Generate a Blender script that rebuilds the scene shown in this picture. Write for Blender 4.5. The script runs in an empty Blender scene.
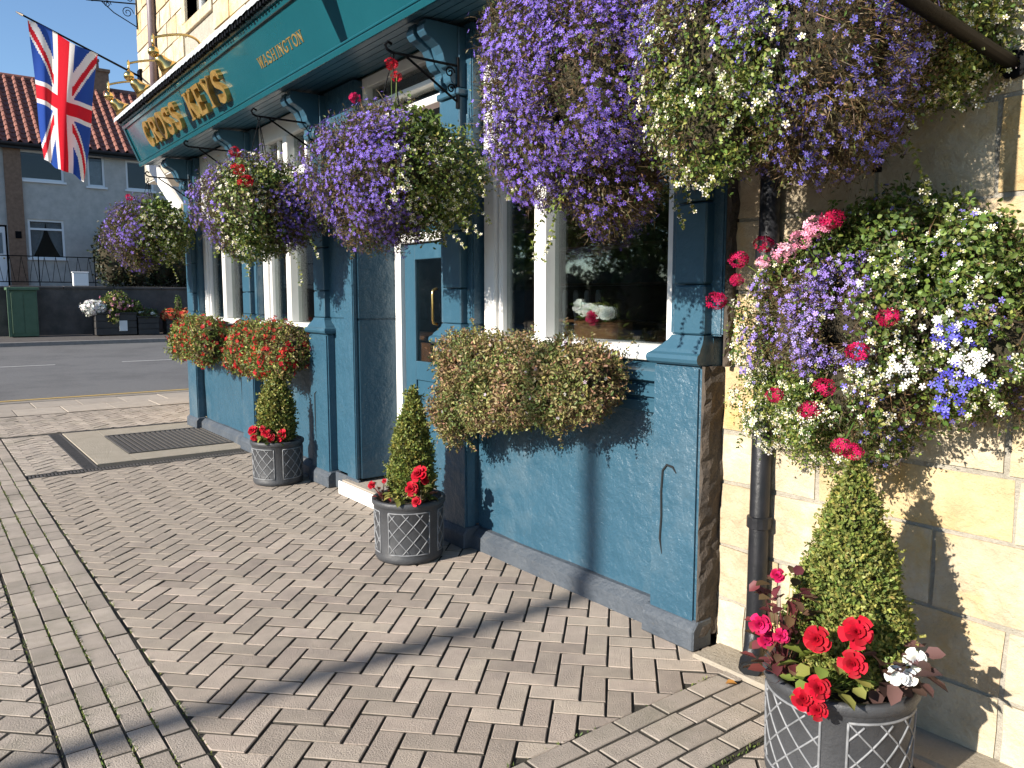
import bpy, bmesh, math
import numpy as np
from mathutils import Vector, Matrix

# ------------------------------------------------------------------ camera, sky, sun, exposure
S = bpy.context.scene
COL = S.collection
cd = bpy.data.cameras.new('camera'); cam = bpy.data.objects.new('camera', cd); COL.objects.link(cam)
cd.sensor_width = 36.0; cd.lens = 27.77; cd.clip_start = 0.05; cd.clip_end = 3000
cam.location = (0, 0, 1.6)
cam.rotation_euler = (math.radians(90) - math.atan(86/790.0), 0, -math.radians(37.3))
S.camera = cam
SUN_EL, SUN_AZ = math.radians(23.5), math.radians(0.0)
W = bpy.data.worlds.new('World'); S.world = W; W.use_nodes = True
wn = W.node_tree.nodes; wl = W.node_tree.links
sky = wn.new('ShaderNodeTexSky'); sky.sky_type = 'NISHITA'; sky.sun_disc = False
sky.sun_elevation = SUN_EL; sky.sun_rotation = math.radians(270) + SUN_AZ
sky.air_density = 1.0; sky.dust_density = 0.1; sky.ozone_density = 4.0
wn['Background'].inputs[1].default_value = 0.088
wl.new(sky.outputs[0], wn['Background'].inputs[0])
sl = bpy.data.lights.new('sun', 'SUN'); so = bpy.data.objects.new('sun', sl); COL.objects.link(so)
sl.energy = 5.0; sl.angle = math.radians(0.53); sl.color = (1.0, 0.925, 0.82)
so.location = (-8, 3, 9)
sd = Vector((math.cos(SUN_AZ)*math.cos(SUN_EL), -math.sin(SUN_AZ)*math.cos(SUN_EL), -math.sin(SUN_EL)))
so.rotation_euler = sd.to_track_quat('-Z', 'Y').to_euler()
S.view_settings.view_transform = 'Standard'; S.view_settings.look = 'None'
S.view_settings.gamma = 1; S.view_settings.exposure = 1.13
S.view_settings.use_curve_mapping = False

# ------------------------------------------------------------------ helpers
RNG = np.random.default_rng(11)
R = math.radians
ORG = {}
def U(a, b): return float(RNG.uniform(a, b))
def props(o, label=None, cat=None, group=None, kind=None):
    if label: o['label'] = label
    if cat: o['category'] = cat
    if group: o['group'] = group
    if kind: o['kind'] = kind
    return o
def thing(name, loc, label, cat, group=None):
    o = bpy.data.objects.new(name, None); COL.objects.link(o); o.location = loc
    o.empty_display_size = 0.1
    ORG[o] = np.array(loc, float)
    return props(o, label, cat, group)
def link(name, me, mat, parent=None, org=None, smooth=False):
    if mat is not None and not me.materials: me.materials.append(mat)
    o = bpy.data.objects.new(name, me); COL.objects.link(o)
    if parent is not None:
        o.parent = parent; ORG[o] = ORG[parent]
    else:
        ORG[o] = np.array(org if org is not None else (0, 0, 0), float); o.location = ORG[o]
    if smooth: me.polygons.foreach_set('use_smooth', [True]*len(me.polygons))
    return o
class MB:
    """collects faces in world coordinates"""
    def __init__(s): s.v = []; s.f = []
    def add(s, vs, fs):
        k = len(s.v); s.v += [tuple(map(float, q)) for q in vs]; s.f += [tuple(i+k for i in f) for f in fs]; return s
    def box(s, x0, x1, y0, y1, z0, z1):
        return s.add([(x0,y0,z0),(x1,y0,z0),(x1,y1,z0),(x0,y1,z0),(x0,y0,z1),(x1,y0,z1),(x1,y1,z1),(x0,y1,z1)],
                     [(0,3,2,1),(4,5,6,7),(0,1,5,4),(1,2,6,5),(2,3,7,6),(3,0,4,7)])
    def obox(s, c, ax, ay, az):
        c, ax, ay, az = [np.array(q, float) for q in (c, ax, ay, az)]
        vs = [c+i*ax+j*ay+k*az for k in (-1,1) for (i,j) in ((-1,-1),(1,-1),(1,1),(-1,1))]
        return s.add(vs, [(0,3,2,1),(4,5,6,7),(0,1,5,4),(1,2,6,5),(2,3,7,6),(3,0,4,7)])
    def prism(s, prof, y0, y1):                      # profile in (x,z) run along y
        n = len(prof)
        vs = [(x,y0,z) for x,z in prof]+[(x,y1,z) for x,z in prof]
        return s.add(vs, [tuple(range(n)), tuple(range(2*n-1,n-1,-1))]+[((i+1)%n,i,n+i,n+(i+1)%n) for i in range(n)])
    def zprism(s, poly, z0, z1):
        n = len(poly)
        vs = [(x,y,z0) for x,y in poly]+[(x,y,z1) for x,y in poly]
        return s.add(vs, [tuple(range(n-1,-1,-1)), tuple(range(n,2*n))]+[(i,(i+1)%n,n+(i+1)%n,n+i) for i in range(n)])
    def tube(s, pts, r, n=8, cap=True):
        pts = [np.array(p, float) for p in pts]; m = len(pts)
        rr = r if hasattr(r, '__len__') else [r]*m
        k = len(s.v); vs = []; up = None
        for i, p in enumerate(pts):
            t = pts[min(i+1, m-1)]-pts[max(i-1, 0)]; t /= (np.linalg.norm(t)+1e-12)
            if up is None:
                up = np.cross(t, (0.31, 0.2, 0.93)); 
                if np.linalg.norm(up) < 1e-3: up = np.cross(t, (1, 0, 0))
            up = up-t*(up@t); up /= np.linalg.norm(up); q = np.cross(t, up)
            for j in range(n):
                a = 2*math.pi*j/n; vs.append(p+rr[i]*(math.cos(a)*up+math.sin(a)*q))
        fs = [(i*n+j, i*n+(j+1)%n, (i+1)*n+(j+1)%n, (i+1)*n+j) for i in range(m-1) for j in range(n)]
        if cap: fs += [tuple(range(n-1,-1,-1)), tuple(range((m-1)*n, m*n))]
        return s.add(vs, fs)
    def lathe(s, c, prof, n=24, axis='z', cap=True):
        c = np.array(c, float); vs = []; m = len(prof)
        for r_, h in prof:
            for j in range(n):
                a = 2*math.pi*j/n
                vs.append(c+((r_*math.cos(a), r_*math.sin(a), h) if axis == 'z' else (-h, r_*math.cos(a), r_*math.sin(a))))
        fs = [(i*n+j, i*n+(j+1)%n, (i+1)*n+(j+1)%n, (i+1)*n+j) for i in range(m-1) for j in range(n)]
        if cap: fs += [tuple(range(n-1,-1,-1)), tuple(range((m-1)*n, m*n))]
        return s.add(vs, fs)
    def sphere(s, c, r, n=12, m=8):
        rr = np.array(r if hasattr(r, '__len__') else (r,r,r), float)
        prof = [(math.sin(math.pi*i/m), -math.cos(math.pi*i/m)) for i in range(m+1)]
        prof[0] = (0.02, -1); prof[-1] = (0.02, 1)
        k = len(s.v); s.lathe((0,0,0), prof, n)
        for i in range(k, len(s.v)): s.v[i] = tuple(np.array(s.v[i])*rr+np.array(c))
        return s
    def mesh(s, name, org=(0,0,0), bevel=0, seg=1):
        me = bpy.data.meshes.new(name)
        me.from_pydata((np.array(s.v)-np.array(org)).tolist(), [], s.f)
        if bevel:
            bm = bmesh.new(); bm.from_mesh(me)
            es = [e for e in bm.edges if e.is_manifold and e.calc_face_angle(0) > 0.5]
            bmesh.ops.bevel(bm, geom=es, offset=bevel, segments=seg, affect='EDGES', clamp_overlap=True)
            bm.to_mesh(me); bm.free()
        return me
    def build(s, name, mat, parent=None, bevel=0, seg=1, smooth=False, org=None):
        o = ORG[parent] if parent is not None else np.array(org if org is not None else (0,0,0), float)
        return link(name, s.mesh(name, o, bevel, seg), mat, parent, org, smooth)
def copy_tree(o, parent=None, delta=None):
    c = o.copy(); COL.objects.link(c); c.parent = parent
    ORG[c] = ORG[o] if delta is None else ORG[o]+np.array(delta)
    if parent is None and delta is not None: c.location = ORG[c]
    for ch in [q for q in bpy.data.objects if q.parent == o]: copy_tree(ch, c, delta)
    return c

# ------------------------------------------------------------------ materials
def nd(nt, t, **kw):
    n = nt.nodes.new(t)
    for k, v in kw.items(): setattr(n, k, v)
    return n
def pmat(name, c1, c2=None, rough=0.6, scale=6.0, bump=0.0, bscale=40.0, metal=0.0, objrand=0.0, c3=None, s3=1.2, t3=(0.5,0.65), spec=0.5, detail=5.0, coat=0.0, hue=0.0, tone=None):
    m = bpy.data.materials.new(name); m.use_nodes = True; nt = m.node_tree; L = nt.links.new
    b = nt.nodes['Principled BSDF']; b.inputs['Roughness'].default_value = rough; b.inputs['Metallic'].default_value = metal
    b.inputs['Specular IOR Level'].default_value = spec; b.inputs['Coat Weight'].default_value = coat; b.inputs['Coat Roughness'].default_value = 0.08
    g = nd(nt, 'ShaderNodeNewGeometry')
    n = nd(nt, 'ShaderNodeTexNoise'); n.inputs['Scale'].default_value = scale; n.inputs['Detail'].default_value = detail; n.inputs['Roughness'].default_value = 0.62
    L(g.outputs['Position'], n.inputs['Vector'])
    mx = nd(nt, 'ShaderNodeMix', data_type='RGBA'); mx.inputs[6].default_value = (*c1, 1); mx.inputs[7].default_value = (*(c2 or c1), 1)
    rp = nd(nt, 'ShaderNodeMapRange'); rp.inputs[1].default_value = 0.32; rp.inputs[2].default_value = 0.68
    L(n.outputs[0], rp.inputs[0]); L(rp.outputs[0], mx.inputs[0]); col = mx.outputs[2]
    if c3:
        n3 = nd(nt, 'ShaderNodeTexNoise'); n3.inputs['Scale'].default_value = s3; n3.inputs['Detail'].default_value = 6; n3.inputs['Roughness'].default_value = 0.7
        L(g.outputs['Position'], n3.inputs['Vector'])
        r3 = nd(nt, 'ShaderNodeMapRange'); r3.inputs[1].default_value = t3[0]; r3.inputs[2].default_value = t3[1]
        L(n3.outputs[0], r3.inputs[0]); m3 = nd(nt, 'ShaderNodeMix', data_type='RGBA'); m3.inputs[7].default_value = (*c3, 1)
        L(r3.outputs[0], m3.inputs[0]); L(col, m3.inputs[6]); col = m3.outputs[2]
    if tone:
        oi2 = nd(nt, 'ShaderNodeObjectInfo'); rt = nd(nt, 'ShaderNodeValToRGB')
        el = rt.color_ramp.elements; el[0].position = 0; el[0].color = (*tone[0], 1); el[1].position = 1; el[1].color = (*tone[-1], 1)
        for i, t_ in enumerate(tone[1:-1]):
            e = el.new((i+1)/(len(tone)-1)); e.color = (*t_, 1)
        L(oi2.outputs['Random'], rt.inputs[0]); mt = nd(nt, 'ShaderNodeMix', data_type='RGBA', blend_type='MULTIPLY'); mt.inputs[0].default_value = 1
        L(col, mt.inputs[6]); L(rt.outputs[0], mt.inputs[7]); col = mt.outputs[2]
    if objrand:
        oi = nd(nt, 'ShaderNodeObjectInfo'); hs = nd(nt, 'ShaderNodeHueSaturation')
        r1 = nd(nt, 'ShaderNodeMapRange'); r1.inputs[3].default_value = 1-objrand; r1.inputs[4].default_value = 1+objrand
        L(oi.outputs['Random'], r1.inputs[0]); L(r1.outputs[0], hs.inputs['Value'])
        if hue:
            w = nd(nt, 'ShaderNodeMath', operation='MULTIPLY'); w.inputs[1].default_value = 7.13
            fr = nd(nt, 'ShaderNodeMath', operation='FRACT'); r2 = nd(nt, 'ShaderNodeMapRange'); r2.inputs[3].default_value = 0.5-hue; r2.inputs[4].default_value = 0.5+hue
            L(oi.outputs['Random'], w.inputs[0]); L(w.outputs[0], fr.inputs[0]); L(fr.outputs[0], r2.inputs[0]); L(r2.outputs[0], hs.inputs['Hue'])
        L(col, hs.inputs['Color']); col = hs.outputs[0]
    L(col, b.inputs['Base Color'])
    if bump:
        nb = nd(nt, 'ShaderNodeTexNoise'); nb.inputs['Scale'].default_value = bscale; nb.inputs['Detail'].default_value = 6; nb.inputs['Roughness'].default_value = 0.65
        L(g.outputs['Position'], nb.inputs['Vector'])
        bp = nd(nt, 'ShaderNodeBump'); bp.inputs['Strength'].default_value = bump; bp.inputs['Distance'].default_value = 0.02
        L(nb.outputs[0], bp.inputs['Height']); L(bp.outputs[0], b.inputs['Normal'])
    return m
def leafmat(name, trans=0.25, rough=0.5, spec=0.3):
    m = bpy.data.materials.new(name); m.use_nodes = True; nt = m.node_tree; L = nt.links.new
    b = nt.nodes['Principled BSDF']; b.inputs['Roughness'].default_value = rough; b.inputs['Specular IOR Level'].default_value = spec
    a = nd(nt, 'ShaderNodeAttribute', attribute_name='col'); L(a.outputs['Color'], b.inputs['Base Color'])
    t = nd(nt, 'ShaderNodeBsdfTranslucent'); L(a.outputs['Color'], t.inputs['Color'])
    mx = nd(nt, 'ShaderNodeMixShader'); mx.inputs[0].default_value = trans
    L(b.outputs[0], mx.inputs[1]); L(t.outputs[0], mx.inputs[2]); L(mx.outputs[0], nt.nodes['Material Output'].inputs['Surface'])
    return m
def glassmat(name, tint=(0.75,0.8,0.8), refl=0.10):
    m = bpy.data.materials.new(name); m.use_nodes = True; nt = m.node_tree; L = nt.links.new
    nt.nodes.remove(nt.nodes['Principled BSDF'])
    t = nd(nt, 'ShaderNodeBsdfTransparent'); t.inputs[0].default_value = (*tint, 1)
    g = nd(nt, 'ShaderNodeBsdfGlossy'); g.inputs['Roughness'].default_value = 0.02; g.inputs[0].default_value = (1,1,1,1)
    f = nd(nt, 'ShaderNodeFresnel'); f.inputs[0].default_value = 1.45
    mx = nd(nt, 'ShaderNodeMixShader'); k = nd(nt, 'ShaderNodeMath', operation='MULTIPLY'); k.inputs[1].default_value = refl*10
    L(f.outputs[0], k.inputs[0]); L(k.outputs[0], mx.inputs[0]); L(t.outputs[0], mx.inputs[1]); L(g.outputs[0], mx.inputs[2])
    L(mx.outputs[0], nt.nodes['Material Output'].inputs['Surface'])
    return m
M = {}
M['blue'] = pmat('blue_paint', (0.022,0.069,0.106), (0.028,0.080,0.120), 0.36, 3.0, 0.3, 6.0, c3=(0.045,0.105,0.148), s3=2.2, t3=(0.55,0.75))
M['blue_rough'] = pmat('blue_masonry_paint', (0.022,0.069,0.107), (0.029,0.081,0.122), 0.36, 3.0, 1.0, 10.0, c3=(0.085,0.13,0.16), s3=1.3, t3=(0.52,0.80))
M['plinth'] = pmat('slate_grey_plinth_paint', (0.042,0.054,0.07), (0.065,0.077,0.092), 0.6, 6, 0.7, 22, c3=(0.13,0.125,0.115), s3=5, t3=(0.56,0.75))
M['teal'] = pmat('teal_gloss_paint', (0.007,0.066,0.084), (0.009,0.075,0.094), 0.2, 2.5, 0.06, 3.0, coat=0.3)
M['white'] = pmat('white_gloss_paint', (0.76,0.75,0.72), (0.70,0.68,0.65), 0.35, 5, 0.12, 20)
M['gold'] = pmat('gold_leaf', (0.62,0.40,0.12), (0.42,0.25,0.07), 0.38, 18, 0.2, 60, metal=0.75)
M['brass'] = pmat('polished_brass', (0.80,0.56,0.22), (0.70,0.46,0.16), 0.2, 8, metal=1.0)
M['stone'] = pmat('sandstone', (0.54,0.485,0.385), (0.38,0.325,0.24), 0.9, 7, 1.0, 22, c3=(0.48,0.36,0.18), s3=2.6, t3=(0.51,0.68), tone=[(0.86,0.80,0.70),(1.04,1.0,0.93),(0.96,0.76,0.44),(1.10,1.08,1.05),(0.88,0.78,0.66),(1.04,1.02,0.95),(0.98,0.84,0.6)])
M['mortar'] = pmat('lime_mortar', (0.38,0.35,0.29), (0.29,0.265,0.215), 0.95, 14, 0.9, 60)
M['paver'] = pmat('concrete_block', (0.375,0.312,0.256), (0.30,0.252,0.208), 0.88, 9, 0.6, 150, objrand=0.2, c3=(0.23,0.19,0.165), s3=1.6, t3=(0.52,0.74), hue=0.006)
M['paver_grey'] = pmat('concrete_block_grey', (0.37,0.315,0.265), (0.29,0.25,0.21), 0.88, 9, 0.6, 150, objrand=0.15, c3=(0.21,0.19,0.145), s3=2.6, t3=(0.48,0.75))
M['paver_side'] = pmat('soiled_block_edge', (0.030,0.026,0.021), (0.05,0.044,0.034), 0.95, 20)
M['sand'] = pmat('joint_sand', (0.022,0.019,0.016), (0.042,0.037,0.026), 0.95, 20, 0.5, 120)
M['asphalt'] = pmat('asphalt', (0.11,0.107,0.107), (0.15,0.148,0.145), 0.9, 30, 0.7, 120, c3=(0.085,0.083,0.083), s3=0.5, t3=(0.45,0.7))
M['kerb'] = pmat('concrete_kerb', (0.24,0.22,0.2), (0.18,0.165,0.15), 0.9, 8, 0.4, 60)
M['slab'] = pmat('paving_slab', (0.33,0.285,0.235), (0.27,0.235,0.195), 0.9, 5, 0.4, 70, objrand=0.1)
M['concrete'] = pmat('worn_concrete', (0.31,0.27,0.215), (0.25,0.22,0.17), 0.9, 6, 0.5, 50)
M['yellow'] = pmat('yellow_road_paint', (0.55,0.36,0.07), (0.42,0.29,0.08), 0.8, 14, 0.3, 60)
M['whiteline'] = pmat('white_road_paint', (0.55,0.54,0.52), (0.35,0.34,0.33), 0.8, 20)
M['iron'] = pmat('black_iron', (0.004,0.004,0.005), (0.007,0.007,0.008), 0.55, 10, 0.2, 60, spec=0.05)
M['pipe'] = pmat('black_pipe_paint', (0.009,0.010,0.012), (0.016,0.016,0.019), 0.38, 10, 0.2, 30, spec=0.3)
M['grate'] = pmat('cast_iron', (0.075,0.07,0.064), (0.11,0.10,0.09), 0.6, 14, 0.4, 60, metal=0.3)
M['lead'] = pmat('lead_flashing', (0.30,0.33,0.36), (0.42,0.44,0.46), 0.6, 7, 0.5, 25)
M['pot'] = pmat('faux_lead_planter', (0.030,0.032,0.036), (0.048,0.05,0.054), 0.5, 7, 0.25, 60)
M['lattice'] = pmat('silvered_relief', (0.21,0.215,0.225), (0.11,0.115,0.12), 0.5, 22)
M['soil'] = pmat('compost', (0.035,0.024,0.016), (0.06,0.042,0.028), 0.95, 40, 1.0, 90)
M['coir'] = pmat('coir_liner', (0.10,0.065,0.035), (0.06,0.04,0.02), 0.95, 40, 1.0, 120)
M['bark'] = pmat('bark', (0.09,0.065,0.045), (0.055,0.04,0.03), 0.9, 30, 0.6, 90)
M['leaf'] = leafmat('leaves', 0.28)
M['petal'] = leafmat('petals', 0.22, 0.6, 0.15)
M['glass'] = glassmat('window_glass', (0.80,0.83,0.82), 0.05)
M['glass_far'] = glassmat('far_window_glass', (0.75,0.78,0.8), 0.10)
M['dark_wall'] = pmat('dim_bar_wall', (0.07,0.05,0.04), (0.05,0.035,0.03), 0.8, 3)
M['wood'] = pmat('varnished_wood', (0.16,0.07,0.03), (0.09,0.04,0.018), 0.35, 12, 0.2, 30)
M['chrome'] = pmat('chrome', (0.75,0.75,0.77), None, 0.12, 5, metal=1.0)
M['render'] = pmat('grey_roughcast', (0.50,0.475,0.44), (0.38,0.365,0.34), 0.95, 4, 0.9, 50)
M['brick'] = pmat('brown_brick', (0.24,0.15,0.10), (0.15,0.09,0.06), 0.9, 9, 0.4, 50)
M['tile'] = pmat('clay_pantile', (0.27,0.105,0.07), (0.12,0.047,0.037), 0.6, 3, 0.4, 40)
M['upvc'] = pmat('white_upvc', (0.72,0.73,0.74), None, 0.4, 5)
M['curtain'] = pmat('net_curtain', (0.55,0.55,0.56), (0.42,0.43,0.45), 0.9, 9)
M['room'] = pmat('dim_room', (0.06,0.055,0.05), None, 0.9, 3)
M['garden_wall'] = pmat('dark_stone_wall', (0.055,0.05,0.046), (0.115,0.10,0.09), 0.95, 2.2, 0.8, 12)
M['cabinet'] = pmat('green_cabinet_paint', (0.045,0.10,0.055), (0.06,0.12,0.07), 0.5, 6, 0.1, 30)
M['planter_black'] = pmat('black_planter_wood', (0.022,0.02,0.02), (0.035,0.032,0.03), 0.6, 6, 0.2, 30)
M['crack'] = pmat('open_crack', (0.006,0.008,0.01), None, 0.95, 5)
M['notice'] = pmat('white_notice', (0.7,0.7,0.68), None, 0.6, 5)
M['green_gem'] = pmat('green_glass_lamp', (0.03,0.35,0.15), None, 0.2, 5)
M['stone_brown'] = pmat('shade_darkened_brown_stone', (0.085,0.065,0.048), (0.045,0.038,0.032), 0.95, 14, 1.0, 30)  # brown stone of the return, colour darkened to stand in for its shade
# ------------------------------------------------------------------ foliage toolkit (numpy)
def nrm(a):
    return a/(np.linalg.norm(a, axis=-1, keepdims=True)+1e-9)
def rdir(n):
    return nrm(RNG.normal(size=(n, 3)))
def pal(cols, n, jit=0.18):
    c = np.array(cols, float)[RNG.integers(0, len(cols), n)]
    return np.clip(c*(1+RNG.normal(size=(n, 1))*jit)*(1+RNG.normal(size=(n, 3))*jit*0.35), 0.004, 0.92)
class Fol:
    def __init__(s): s.v = []; s.t = []; s.c = []; s.n = 0
    def push(s, V, T, Cc):                       # V (N,k,3) T (m,3) C (N,3) or (N,k,3)
        N, k = V.shape[:2]
        if N == 0: return
        s.v.append(V.reshape(-1, 3)); s.t.append((np.array(T)[None]+(np.arange(N)*k)[:, None, None]+s.n).reshape(-1, 3))
        s.c.append(np.repeat(Cc, k, 0) if Cc.ndim == 2 else Cc.reshape(-1, 3)); s.n += N*k
    def leaves(s, c, d, n, L, Wd, col, fold=0.18, hexa=False):
        N = len(c); L = np.broadcast_to(np.asarray(L, float), (N,))[:, None]; Wd = np.broadcast_to(np.asarray(Wd, float), (N,))[:, None]
        side = nrm(np.cross(d, n)); up = nrm(np.cross(side, d))
        if hexa:
            V = np.stack([c, c+d*L*.32+side*Wd*.46+up*Wd*fold, c+d*L*.72+side*Wd*.40+up*Wd*fold*.7, c+d*L-up*L*.10, c+d*L*.72-side*Wd*.40+up*Wd*fold*.7, c+d*L*.32-side*Wd*.46+up*Wd*fold], 1)
            T = [(0,1,2),(0,2,3),(0,3,4),(0,4,5)]
        else:
            V = np.stack([c, c+d*L*.5+side*Wd*.5+up*Wd*fold, c+d*L, c+d*L*.5-side*Wd*.5+up*Wd*fold], 1); T = [(0,1,2),(0,2,3)]
        s.push(V, T, col)
    def flowers(s, c, n, r, col, k=5, cup=0.12, eye=None, wide=0.55):
        N = len(c); r = np.broadcast_to(np.asarray(r, float), (N,))[:, None]
        a = nrm(np.cross(n, rdir(N))); b = np.cross(n, a); vs = [c]; T = []
        ph = 0
        for j in range(k):
            t = 2*math.pi*j/k; w = wide*math.pi/k
            for ang, rr in ((t-w, .78), (t, 1.0), (t+w, .78)):
                vs.append(c+r*rr*(a*math.cos(ang)+b*math.sin(ang))+n*r*cup*rr)
            T += [(0, 1+3*j, 2+3*j), (0, 2+3*j, 3+3*j)]
        V = np.stack(vs, 1); Cc = np.repeat(col[:, None, :], V.shape[1], 1).copy()
        if eye is not None: Cc[:, 0] = eye
        s.push(V, T, Cc)
    def twigs(s, c, d, L, w, col, bend=0.3):
        N = len(c); L = np.broadcast_to(np.asarray(L, float), (N,))[:, None]
        side = nrm(np.cross(d, rdir(N))); d2 = nrm(d+rdir(N)*bend); m = c+d*L*.5; e = m+d2*L*.5; o = np.cross(d, side)
        V = np.stack([c-side*w, c+side*w, m-side*w*.8+o*w, m+side*w*.8, e], 1)
        s.push(V, [(0,1,3),(0,3,2),(2,3,4)], col)
    def build(s, name, mat, parent, kind=None):
        me = bpy.data.meshes.new(name); V = np.concatenate(s.v)-ORG[parent]; T = np.concatenate(s.t); Cc = np.concatenate(s.c)
        me.vertices.add(len(V)); me.vertices.foreach_set('co', V.astype(np.float32).ravel())
        me.loops.add(len(T)*3); me.loops.foreach_set('vertex_index', T.astype(np.int32).ravel())
        me.polygons.add(len(T)); me.polygons.foreach_set('loop_start', np.arange(0, len(T)*3, 3, dtype=np.int32))
        me.update(calc_edges=True)
        at = me.attributes.new('col', 'FLOAT_COLOR', 'POINT'); rgba = np.ones((len(V), 4), np.float32); rgba[:, :3] = Cc
        at.data.foreach_set('color', rgba.ravel())
        o = link(name, me, mat, parent)
        if kind: o['kind'] = kind
        return o
def lump(p, f=9.0, ph=0.0):
    x, y, z = p[:, 0]*f+ph, p[:, 1]*f+ph*1.7, p[:, 2]*f-ph
    return (np.sin(x)*np.sin(y*1.1+1)+np.sin(y*1.3+z)*np.sin(z*.9+2)+np.sin(2.1*x+1.7*z)*np.sin(1.9*y+.4))/3
def shell(lobes, n, lo=0.78, hi=1.04, amp=0.12, ph=0.0, gap=-.34):
    """points near the outside of a union of ellipsoids (c, radii); returns p, outward normal"""
    Cn = np.array([l[0] for l in lobes], float); Rd = np.array([l[1] for l in lobes], float)
    w = (Rd[:, 0]*Rd[:, 1]+Rd[:, 1]*Rd[:, 2]+Rd[:, 0]*Rd[:, 2]); w /= w.sum(); out = []; on = []; tot = 0
    while tot < n:
        k = RNG.choice(len(lobes), n, p=w); u = rdir(n); rr = lo+(hi-lo)*RNG.random((n, 1))**0.6+np.where(RNG.random((n, 1)) < .14, RNG.random((n, 1))*.24, 0)
        q = u*Rd[k]; p = Cn[k]+q*(rr+amp*lump(Cn[k]+q, 9, ph)[:, None]+amp*.6*lump(Cn[k]+q, 23, ph)[:, None])
        ok = lump(p, 19, ph+.7)+RNG.normal(size=n)*.12 > gap
        for i in range(len(lobes)):
            e = (((p-Cn[i])/Rd[i])**2).sum(1); ok &= (e > (lo*0.93)**2) | (k == i)
        p = p[ok]; nn = nrm(u[ok]/Rd[k][ok]); out.append(p); on.append(nn); tot += len(p)
    return np.concatenate(out)[:n], np.concatenate(on)[:n]

# ------------------------------------------------------------------ ground, paving and road
def sheet(name, x0, x1, y0, y1, z, mat, parent=None, z1=None):
    z1 = z if z1 is None else z1
    o = MB().add([(x0,y0,z),(x1,y0,z),(x1,y1,z1),(x0,y1,z1)], [(0,1,2,3)]).build(name, mat, parent)
    if parent is None: o['kind'] = 'structure'
    return o
sheet('ground', -900, 900, -900, 1500, -0.30, pmat('far_ground', (0.08,0.09,0.05), (0.11,0.10,0.07), 0.95, 0.05))
pavement = sheet('pavement', -7, 6.0, -6, 12.55, -0.0085, M['sand'])
PL, PW = 0.21, 0.105
def herring(x0, x1, y0, y1, ang=math.pi/4, ox=0.03, oy=0.07):
    """clipped block rectangles of a 45 degree herringbone bond"""
    ca, sa = math.cos(ang), math.sin(ang); res = []; n = int(max(x1-x0, y1-y0)*1.6/PW)+8; cx, cy = (x0+x1)/2, (y0+y1)/2
    bx = round((ca*(cx-ox)+sa*(cy-oy))/PW); by = round((-sa*(cx-ox)+ca*(cy-oy))/PW)
    for i in range(bx-n, bx+n):
        for j in range(by-n, by+n):
            d = (i-j) % 4
            if d == 0: r = (i, j, 2, 1)
            elif d == 3: r = (i, j, 1, 2)
            else: continue
            g = 0.0050
            u0, v0, u1, v1 = r[0]*PW+g, r[1]*PW+g, (r[0]+r[2])*PW-g, (r[1]+r[3])*PW-g
            uc, vc = (u0+u1)/2, (v0+v1)/2; wx, wy = ca*uc-sa*vc+ox, sa*uc+ca*vc+oy
            if not (x0-.13 < wx < x1+.13 and y0-.13 < wy < y1+.13): continue
            P = [(ca*u-sa*v+ox, sa*u+ca*v+oy) for u, v in ((u0,v0),(u1,v0),(u1,v1),(u0,v1))]
            full = all(x0 < p[0] < x1 and y0 < p[1] < y1 for p in P)
            if not full:
                for ax, lim, sg in ((0,x0,1),(0,x1,-1),(1,y0,1),(1,y1,-1)):
                    Q = []
                    for a in range(len(P)):
                        p, q = P[a], P[(a+1) % len(P)]; fp, fq = sg*(p[ax]-lim), sg*(q[ax]-lim)
                        if fp >= 0: Q.append(p)
                        if fp*fq < 0:
                            t = fp/(fp-fq); Q.append((p[0]+t*(q[0]-p[0]), p[1]+t*(q[1]-p[1])))
                    P = Q
                    if len(P) < 3: break
                if len(P) < 3: continue
                A = abs(sum(P[a][0]*P[(a+1) % len(P)][1]-P[(a+1) % len(P)][0]*P[a][1] for a in range(len(P))))/2
                if A < 0.0012: continue
            res.append((wx, wy, d == 0, full, P))
    return res
def blockpoly(mb, P, zt, ch=0.0032, dep=0.05, tilt=(0,0)):
    n = len(P); c = np.mean(P, 0); T = []
    for p in P:
        v = np.array(p)-c; l = np.linalg.norm(v); T.append(c+v*(1-min(0.3, ch*1.3/l)))
    z = lambda p: zt+tilt[0]*(p[0]-c[0])+tilt[1]*(p[1]-c[1])
    vs = [(*p, z(p)-dep) for p in P]+[(*p, z(p)-ch) for p in P]+[(*p, z(p)) for p in T]
    mb.add(vs, [tuple(range(2*n, 3*n))]+[(i, (i+1) % n, n+(i+1) % n, n+i) for i in range(n)]+[(n+i, n+(i+1) % n, 2*n+(i+1) % n, 2*n+i) for i in range(n)])
def soil(me):
    me.materials.append(M['paver_side'])
    for q in me.polygons:
        if abs(q.normal.z) < .3: q.material_index = 1
def shared_block(name, L, Wd, mat):
    mb = MB(); blockpoly(mb, [(-L/2,-Wd/2),(L/2,-Wd/2),(L/2,Wd/2),(-L/2,Wd/2)], 0); me = mb.mesh(name); me.materials.append(mat); soil(me); return me
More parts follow.
